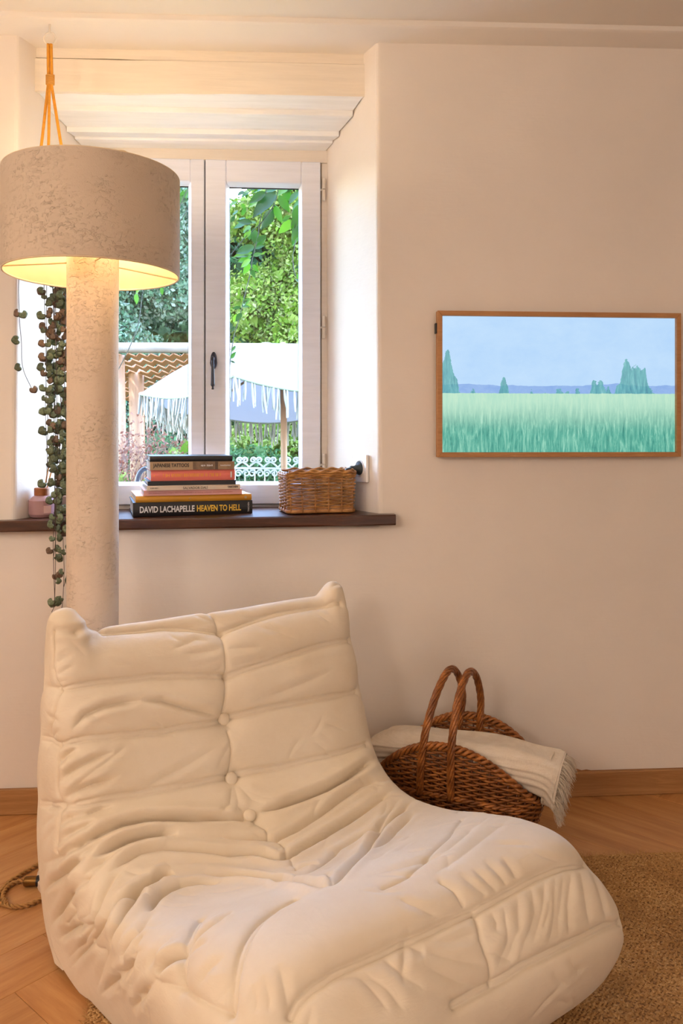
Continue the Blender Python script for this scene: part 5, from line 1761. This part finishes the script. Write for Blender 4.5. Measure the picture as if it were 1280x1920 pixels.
hd_ = [(x, 0.1 * math.sin(x * 3), rt.uniform(0.3, 0.75), 0.55, 0.4, rt.uniform(0.4, 0.6)) for x in np.arange(-2.6, 2.7, 0.35)]
tree(-1.9, 12.35, 1.0, hd_, 26000, 0.07, LG_D, 'low dark clipped hedge below the parasol', 5, 'hedge', 'hedge')
LG_P = leafy('pale_shrub_leaves', [(150, 190, 110), (190, 216, 150), (224, 236, 196), (120, 166, 84)])
sh_ = [(x, rt.uniform(-0.2, 0.2), rt.uniform(0.15, 0.5), 0.32, 0.3, rt.uniform(0.22, 0.36)) for x in np.arange(-1.5, 1.2, 0.22)]
tree(-0.95, 6.4, 0.7, sh_, 9000, 0.075, LG_P, 'pale flowering shrubs in front of the white garden bench', 6, 'shrub', 'shrub')
sh2 = [(x, rt.uniform(-0.2, 0.2), rt.uniform(0.2, 0.9), 0.25, 0.25, rt.uniform(0.22, 0.34)) for x in np.arange(-0.7, 0.8, 0.2)]
tree(-2.0, 8.0, 0.9, sh2, 6000, 0.08, LG_Y, 'bright green leafy shrub at the foot of the pergola post', 7, 'shrub', 'shrub')
# bare reddish twig bush
M_TWIG = plain('red_twig', (80, 52, 47), 0.7, 0.2, 30)
LG_R = leafy('russet_leaves', [(150, 92, 80), (184, 128, 112), (206, 164, 150)])
pb = CW(-1.98, 7.0, -0.12)
tb = empty('twiggy_bush', pb); tag(tb, 'reddish twiggy bush in front of the pergola post', 'shrub')
rg3 = random.Random(12); tw = MB(); tips = []
def twig(p, d, ln, r, lvl):
    q = [p + d * ln * t + Vector((rg3.uniform(-1, 1), rg3.uniform(-1, 1), rg3.uniform(-1, 1))) * ln * 0.06 for t in (0, 0.33, 0.66, 1)]
    q[0] = p
    tw.tube(q, np.linspace(r, r * 0.55, 4), 4)
    tips.append(q[-1]); tips.append(q[2])
    if lvl > 0:
        for _ in range(3):
            dd_ = (d + Vector((rg3.uniform(-1, 1), rg3.uniform(-0.6, 0.6), rg3.uniform(-0.5, 0.7))) * 0.75).normalized()
            twig(q[rg3.choice((2, 3))], dd_, ln * rg3.uniform(0.55, 0.8), r * 0.55, lvl - 1)
for _ in range(7):
    twig(Vector((rg3.uniform(-0.1, 0.1), 0, 0.0)), Vector((rg3.uniform(-0.45, 0.45), rg3.uniform(-0.3, 0.3), 1)).normalized(), 0.62, 0.012, 3)
tag(tw.build('twigs', M_TWIG, tb), kind='stuff')
rr3 = np.random.RandomState(2)
tp = np.array([tuple(t) for t in tips]); tp = np.repeat(tp, 3, 0) + rr3.randn(len(tp) * 3, 3) * 0.03
V, F = leaf_cloud(tp, 0.035, rr3)
tag(mk('foliage', V, F, LG_R, tb), kind='stuff')

# pergola: round beam, woven roof, posts
M_TIMB = wood('weathered_timber', (78, 66, 60), (106, 94, 86), 5, (1, 10, 10), 0.7, 0.2)  # timber darkened below its own tone so daylight does not burn it out
M_POST = wood('orange_timber', (94, 60, 36), (118, 82, 54), 6, (8, 8, 1), 0.6, 0.2)
M_MAT = plain('woven_cane', (128, 74, 34), 0.7, 0.15, 60)
PD0 = 8.2
zb0, zb1 = CAMZ + (HOR - 664) / FPX * PD0, CAMZ + (HOR - 644) / FPX * PD0
pg0 = CW(-2.4, PD0, -0.12)
pg = empty('pergola', pg0)
tag(pg, 'timber pergola with a zigzag woven cane roof behind the parasol', 'pergola')
xa, xb_ = (150 - 640) / FPX * PD0, (760 - 640) / FPX * PD0
def cpt(X, d, z): return CW(X, d, z)
bm = MB().tube(smooth_path([cpt(-4.2, PD0, (zb0 + zb1) / 2), cpt(-2, PD0, (zb0 + zb1) / 2 + 0.01), cpt(0.2, PD0, (zb0 + zb1) / 2 - 0.005), cpt(1.5, PD0, (zb0 + zb1) / 2)], 40), (zb1 - zb0) / 2, 14)
bm.build('beam', M_TIMB, pg, smooth=True, world=True)
for px, dd, r_ in ((258, 8.9, 0.085), (229, 8.3, 0.045), (900, 8.9, 0.085), (180, 9.8, 0.085)):
    X = (px - 640) / FPX * dd
    MB().tube([cpt(X, dd, -0.12), cpt(X, dd, 0.9), cpt(X - 0.02, dd, zb0)], r_, 12).build('post', M_POST, pg, smooth=True, world=True)
# roof: zigzag cane bands running across, gaps between
nb_ = 9
Zfar = CAMZ + (HOR - 752) / FPX * 9.8
for i in range(nb_):
    V = []; F = []
    xs = np.arange(-4.4, -1.25, 0.058)
    rr4 = np.random.RandomState(i)
    for j, X in enumerate(xs):
        zig = 0.030 * (1 if j % 2 else -1) + 0.004 * rr4.randn()
        w0 = (i + 0.18) / nb_ + zig; w1 = (i + 0.86) / nb_ + zig + 0.006 * rr4.randn()
        for (w_, dz) in ((w0, 0), (w1, 0), (w1, 0.012), (w0, 0.012)):
            V.append(tuple(cpt(X, PD0 + 0.05 + 1.55 * w_, zb0 + 0.004 + (Zfar - zb0) * w_ + dz)))
    for j in range(len(xs) - 1):
        for k in range(4):
            F.append((j * 4 + k, j * 4 + (k + 1) % 4, j * 4 + 4 + (k + 1) % 4, j * 4 + 4 + k))
    mk('cane_band', V, F, M_MAT, pg, world=True)
for X in (-4.0, -3.2, -2.4, -1.6):
    MB().tube([cpt(X, PD0, zb0 + 0.03), cpt(X, PD0 + 1.62, Zfar + 0.025)], 0.012, 6).build('rafter', M_POST, pg, world=True)

# parasol
M_CANVAS = None
def canvas():
    t = NT('cream_canvas'); v = t.coord()
    d = t.n('ShaderNodeBsdfDiffuse'); d.inputs[0].default_value = L((106, 103, 101))  # darker than real cream: the strong daylight is offset in the colour
    tr = t.n('ShaderNodeBsdfTranslucent'); tr.inputs[0].default_value = L((112, 112, 118))
    mx = t.n('ShaderNodeMixShader'); mx.inputs[0].default_value = 0.3
    t.l(d.outputs[0], mx.inputs[1]); t.l(tr.outputs[0], mx.inputs[2]); t.l(mx.outputs[0], t.out.inputs['Surface'])
    return t.m
M_CANVAS = canvas()
M_FRINGE = plain('fringe_cotton', (112, 110, 104), 0.9, 0.1, 60)  # cotton colour lowered too, against the outdoor brightness
M_EDGE = plain('green_edge_tape', (90, 98, 84), 0.8)
QS = 1.4
PCX, PCD = -0.337 * QS, 4.6 * QS
apex = np.array(CW(PCX, PCD, CAMZ + (HOR - 657) / FPX * PCD))
cor = []
for ang_, zpx, in ((257, None), (197, None), (137, None), (77, None), (17, None), (317, None)):
    Rr = 0.80 * QS
    X, dd = PCX + Rr * math.cos(R(ang_)), PCD + Rr * math.sin(R(ang_))
    # the canopy tips back a little
    z = CAMZ + QS * (0.293 - 0.100 * (dd - PCD + Rr) / QS * 1.0)
    if ang_ == 17: z += 0.02
    cor.append(np.array(CW(X, dd, z)))
po = empty('parasol', CW(PCX, PCD, -0.12))
tag(po, 'cream canvas parasol with long cotton fringe on a wooden pole', 'parasol')
def panel_pts(A, B, nu=14, nv=10):
    out = np.zeros((nv + 1, nu + 1, 3))
    for i in range(nv + 1):
        v = i / nv
        for j in range(nu + 1):
            u = j / nu
            e = A * (1 - u) + B * u
            sag = 4 * u * (1 - u)
            p = apex * (1 - v) + e * v
            p = p + (apex * 0 + np.array([0, 0, 1.0])) * (0.10 * math.sin(math.pi * v) * QS - sag * v * 0.055 * QS)
            c_ = apex * 0.5 + e * 0.5
            p = p + (np.array([apex[0], apex[1], 0]) - np.array([e[0], e[1], 0])) * sag * v * 0.045
            out[i, j] = p
    return out
rgp = np.random.RandomState(15)
for k in range(6):
    A, B = cor[k], cor[(k + 1) % 6]
    G = panel_pts(A, B)
    nv, nu = G.shape[0], G.shape[1]
    idx = np.arange(nv * nu).reshape(nv, nu)
    F = np.stack([idx[:-1, :-1], idx[:-1, 1:], idx[1:, 1:], idx[1:, :-1]], -1).reshape(-1, 4)
    cpn = mk('canopy_panel', G.reshape(-1, 3), F, M_CANVAS, po, smooth=True, world=True)
    edge = G[-1]
    MB().tube(edge, 0.009, 6).build('edge_tape', M_EDGE, po, smooth=True, world=True)
    # tassels
    fm = MB()
    m_ = 34
    for j in range(m_):
        u = (j + rgp.uniform(0.1, 0.9)) / m_ * (nu - 1)
        i0 = min(int(u), nu - 2); p0 = edge[i0] * (1 - (u - i0)) + edge[i0 + 1] * (u - i0)
        ln = rgp.uniform(0.13, 0.24)
        for q in range(2):
            s_ = rgp.randn(3) * 0.012
            pth = [p0 + s_ * 0.3, p0 + np.array([s_[0], s_[1], -ln * 0.5]), p0 + np.array([s_[0] * 1.8, s_[1] * 1.8, -ln * rgp.uniform(0.85, 1.0)])]
            fm.tube(pth, [0.006, 0.0085, 0.005], 4)
    tag(fm.build('fringe', M_FRINGE, po, world=True), kind='stuff')
    MB().tube([apex - np.array([0, 0, 0.05]), A + np.array([0, 0, 0.045 * 0])], 0.011, 6).build('rib', M_POST, po, world=True)
foot = np.array(CW(PCX + 0.02, PCD, -0.12))
MB().tube([foot, apex + np.array([0, 0, 0.05])], 0.026, 12).build('pole', M_POST, po, smooth=True, world=True)
MB().lathe([(0.028, 0.0), (0.04, 0.02), (0.036, 0.05), (0.02, 0.07), (0.004, 0.078)], 16, tuple(apex + np.array([0, 0, -0.01]))).build('finial', M_POST, po, smooth=True, world=True)
MB().lathe([(0.26, 0), (0.26, 0.05), (0.06, 0.08), (0.05, 0.3)], 24, tuple(foot)).build('stand', M_IRON, po, world=True)

# white scrolled iron bench
M_WHITEIRON = plain('white_iron', (130, 132, 135), 0.4, 0.02)  # grey base for white iron, toned down against the daylight
BDp = 7.4
bn = empty('garden_bench', CW(-0.85, BDp, -0.12))
tag(bn, 'white scrolled iron bench behind the sill basket', 'bench')
def bp_(px, py, dd=BDp): return PD(px, py, dd)
def scroll(px, py, s, sg):
    a = np.linspace(0, 2 * np.pi * 1.35, 36); r = np.linspace(9, 2.2, 36) * s
    return [bp_(px + sg * (r_ * math.cos(t + math.pi) + 9 * s), py + r_ * math.sin(t + math.pi)) for t, r_ in zip(a, r)]
for cx in (400, 454, 480, 507, 534, 560, 614):
    m_ = MB()
    for sg in (-1, 1):
        m_.tube([tuple(p) for p in scroll(cx, 863, 0.62, sg)], 0.0085, 6)
        m_.tube([tuple(p) for p in smooth_path([bp_(cx, 866), bp_(cx + sg * 9, 872), bp_(cx + sg * 17, 880), bp_(cx + sg * 26, 878)], 14)], 0.0085, 6)
        m_.tube([tuple(p) for p in scroll(cx, 888, 0.8, sg)], 0.0075, 6)
    m_.build('scroll_crest', M_WHITEIRON, bn, smooth=True, world=True)
MB().tube([tuple(p) for p in smooth_path([bp_(370, 880), bp_(480, 878), bp_(640, 882)], 20)], 0.010, 6).build('top_rail', M_WHITEIRON, bn, world=True)
for i in range(6):
    MB().tube([tuple(bp_(370, 915, BDp - 0.08 * i)), tuple(bp_(650, 916, BDp - 0.08 * i))], 0.012, 6).build('seat_slat', M_WHITEIRON, bn, world=True)
for px in (372, 648):
    for dd in (BDp, BDp - 0.4):
        a_ = bp_(px, 880 if dd == BDp else 915, dd); MB().tube([tuple(a_), (a_.x, a_.y, -0.12)], 0.014, 6).build('leg', M_WHITEIRON, bn, world=True)
for i in range(14):
    px = 385 + i * 18.5
    MB().tube([tuple(bp_(px, 880)), tuple(bp_(px, 914))], 0.006, 5).build('bar', M_WHITEIRON, bn, world=True)

# curved iron handle on the outer ledge
ce = PD(257, 912, 2.80)
cv_ = empty('curved_iron_tube', ce)
tag(cv_, 'thick dark grey curved metal tube outside the pane, left of the books', 'pipe')
pth = [PD(263, 916, 2.80), PD(258, 903, 2.80), PD(261, 889, 2.80), PD(269, 880, 2.80), PD(276, 879, 2.80)]
MB().tube(smooth_path([p - ce for p in pth], 24), np.linspace(0.0092, 0.0078, 24), 12).build('tube', plain('grey_iron', (40, 42, 50), 0.4, 0.2, 40, Metallic=0.4), cv_, smooth=True)
ol = MB().box(FL - 0.05, FR + 0.05, YF + 0.075, WALL_T + 0.06, ZFB - 0.06, PD(257, 917, 2.80).z).build('trim_3', plain('stone_ledge', (170, 166, 160), 0.8))
tag(ol, kind='structure')

# climbing vine just outside, with pinnate leaves
M_VLEAF = None
def vine_leaf():
    t = NT('vine_leaf'); oi = t.n('ShaderNodeObjectInfo')
    col = t.ramp(oi.outputs['Random'], [(0.0, L((17, 42, 12))), (0.4, L((28, 58, 16))), (0.8, L((44, 76, 22))), (1.0, L((62, 88, 30)))])  # vine greens darkened to hold back the brightness outside
    v = t.coord(); vn = t.noise(t.coord((30, 200, 10)), 1.0, 2)
    d = t.n('ShaderNodeBsdfPrincipled'); t.l(col, d.inputs['Base Color']); d.inputs['Roughness'].default_value = 0.4
    tr = t.n('ShaderNodeBsdfTranslucent'); hs = t.n('ShaderNodeHueSaturation'); hs.inputs['Value'].default_value = 1.4; hs.inputs['Saturation'].default_value = 1.15; t.l(col, hs.inputs['Color']); t.l(hs.outputs[0], tr.inputs[0])
    mx = t.n('ShaderNodeMixShader'); mx.inputs[0].default_value = 0.5
    t.l(d.outputs[0], mx.inputs[1]); t.l(tr.outputs[0], mx.inputs[2]); t.l(mx.outputs[0], t.out.inputs['Surface'])
    return t.m
M_VLEAF = vine_leaf()
M_VSTEM = plain('vine_stem', (30, 34, 22), 0.8)
vd = 3.05
vo = PD(500, 340, vd)
vine = empty('climbing_vine', vo)
tag(vine, 'green climbing vine with long pointed leaflets hanging outside the window', 'vine')
def leaflet_mesh():
    n = 9; V = []; F = []
    for i in range(n):
        u = i / (n - 1)
        w = 0.24 * math.sin(math.pi * u ** 0.8) ** 0.9 * (1 - 0.15 * u)
        if i == n - 1: w = 0.0
        bend = -0.10 * u * u
        wav = 0.012 * math.sin(u * 18)
        V += [(u, -w, bend + 0.07 * w + wav), (u, 0, bend - 0.035), (u, w, bend + 0.07 * w - wav)]
    for i in range(n - 1):
        F += [(i * 3, i * 3 + 3, i * 3 + 4, i * 3 + 1), (i * 3 + 1, i * 3 + 4, i * 3 + 5, i * 3 + 2)]
    return V, F
LV, LF = leaflet_mesh()
vproto = None
rgv = random.Random(5)
def leaflet(px0, py0, px1, py1, dd=vd, face=0.0):
    """a leaflet from its stalk to its tip"""
    global vproto
    a_, b_ = PD(px0, py0, dd), PD(px1, py1, dd + rgv.uniform(-0.03, 0.03))
    xax = (b_ - a_); ln = xax.length; xax.normalize()
    fwd_ = CW(0, 1, 0) - CW(0, 0, 0)
    zax = (-fwd_ + Vector((rgv.uniform(-0.6, 0.6), 0, rgv.uniform(-0.2, 0.7)))); zax = (zax - xax * zax.dot(xax)).normalized()
    yax = zax.cross(xax)
    Mx = Matrix(((xax.x, yax.x, zax.x, a_.x), (xax.y, yax.y, zax.y, a_.y), (xax.z, yax.z, zax.z, a_.z), (0, 0, 0, 1))) @ Matrix.Scale(ln, 4)
    if vproto is None:
        vproto = mk('leaflet', LV, LF, M_VLEAF, vine, smooth=True)
        vproto.matrix_basis = wmat(vine).inverted() @ Mx
    else:
        share('leaflet', vproto, vine, Mx)
def vstem(pts, r=0.0016, dd=vd):
    MB().tube(smooth_path([PD(a_, b_, dd) - vo for a_, b_ in pts], 10 * len(pts)), r, 6).build('stem', M_VSTEM, vine, smooth=True)
S = 6.4
def q(cx, cy): return 415 + cx / S, 330 + cy / S
for (a_, b_, c_, d_) in [   # leaflets read off the right pane: stalk x, y, tip x, y
    (840, 90, 640, 230), (600, 70, 440, 150), (900, 60, 760, 210), (940, 420, 880, 760), (920, 180, 800, 330), (560, 240, 420, 420), (480, 90, 330, 170), (950, 560, 850, 780),
    (700, 130, 500, 175), (520, 130, 360, 190), (720, 60, 620, 150), (650, 190, 360, 480), (530, 190, 320, 320), (480, 260, 310, 370),
    (620, 400, 490, 640), (600, 470, 470, 620), (640, 350, 720, 570), (690, 230, 820, 440), (740, 130, 850, 330), (760, 80, 850, 160),
    (940, 280, 830, 500), (950, 330, 880, 620), (860, 530, 670, 690), (730, 540, 830, 470), (930, 640, 840, 840), (900, 160, 940, 240), (880, 120, 950, 170),
    (400, 850, 160, 915), (370, 920, 140, 955), (360, 960, 180, 1030), (350, 1000, 220, 1095), (340, 1050, 260, 1190), (370, 1060, 450, 1160), (355, 1120, 400, 1215),
    (410, 840, 540, 730), (400, 870, 520, 820), (380, 960, 490, 918), (430, 820, 370, 610), (420, 790, 540, 700),
    (360, 600, 240, 680), (370, 560, 180, 530), (300, 560, 130, 615), (420, 560, 310, 540), (350, 640, 260, 760), (340, 660, 330, 780), (290, 520, 200, 500),
    (290, 380, 240, 480), (240, 330, 300, 420), (200, 420, 120, 460), (180, 300, 110, 350), (160, 480, 110, 560), (330, 170, 240, 250), (270, 180, 190, 230), (300, 200, 300, 270),
    (300, 1490, 240, 1560), (270, 1500, 360, 1465), (260, 1530, 340, 1480), (240, 1560, 340, 1560), (230, 1570, 130, 1590), (240, 1640, 170, 1740), (200, 1660, 130, 1760), (110, 1700, 85, 1600), (120, 1760, 90, 1850), (160, 1800, 110, 1880),
    (935, 1080, 880, 1110), (900, 1220, 950, 1170), (890, 1230, 960, 1290), (170, 2040, 110, 2110), (110, 2190, 170, 2110), (110, 2220, 165, 2240),
]:
    p0, p1 = q(a_, b_), q(c_, d_)
    leaflet(p0[0], p0[1], p1[0], p1[1], vd + rgv.uniform(-0.05, 0.05))
MB().tube(smooth_path([PD(515, 300, vd) - vo, PD(515, 240, vd) - vo, PD(510, 190, vd - 0.05) - vo, Vector((PD(505, 160, 2.95).x, WALL_T + 0.002, PD(505, 160, 2.95).z)) - vo], 20), 0.004, 8).build('stem', M_VSTEM, vine, smooth=True)
MB().tube(smooth_path([PD(360, 300, vd) - vo, PD(420, 262, vd) - vo, PD(515, 240, vd) - vo, PD(600, 262, vd) - vo], 24), 0.003, 8).build('stem', M_VSTEM, vine, smooth=True)
for line in ([(560, 60), (470, 500), (440, 700), (410, 840), (370, 1000), (345, 1170), (280, 1430), (230, 1640), (180, 1820), (150, 1920), (115, 2150), (95, 2330)],
             [(700, 60), (640, 320), (480, 560), (300, 720), (180, 860), (110, 950)], [(950, 250), (880, 830), (855, 960), (870, 1130), (900, 1220)], [(100, 60), (240, 150), (420, 140), (700, 130)]):
    vstem([q(*p) for p in line])
# the same vine in the left pane
S2 = 6.0
def q2(cx, cy): return 210 + cx / S2, 330 + cy / S2
for (a_, b_, c_, d_) in [(790, 290, 850, 130), (770, 300, 800, 150), (740, 310, 800, 210), (860, 250, 770, 300), (735, 120, 770, 180), (860, 150, 830, 220), (550, 1250, 575, 1345), (275, 1320, 270, 1450), (300, 1240, 270, 1330), (640, 1180, 560, 1260)]:
    p0, p1 = q2(a_, b_), q2(c_, d_)
    leaflet(p0[0], p0[1], p1[0], p1[1], vd + rgv.uniform(-0.05, 0.05))
for line in ([(880, 330), (800, 460), (735, 550), (600, 800), (420, 1100), (345, 1320), (300, 1640), (200, 1920), (60, 2200)], [(800, 60), (850, 140), (780, 300), (720, 500)]):
    vstem([q2(*p) for p in line])
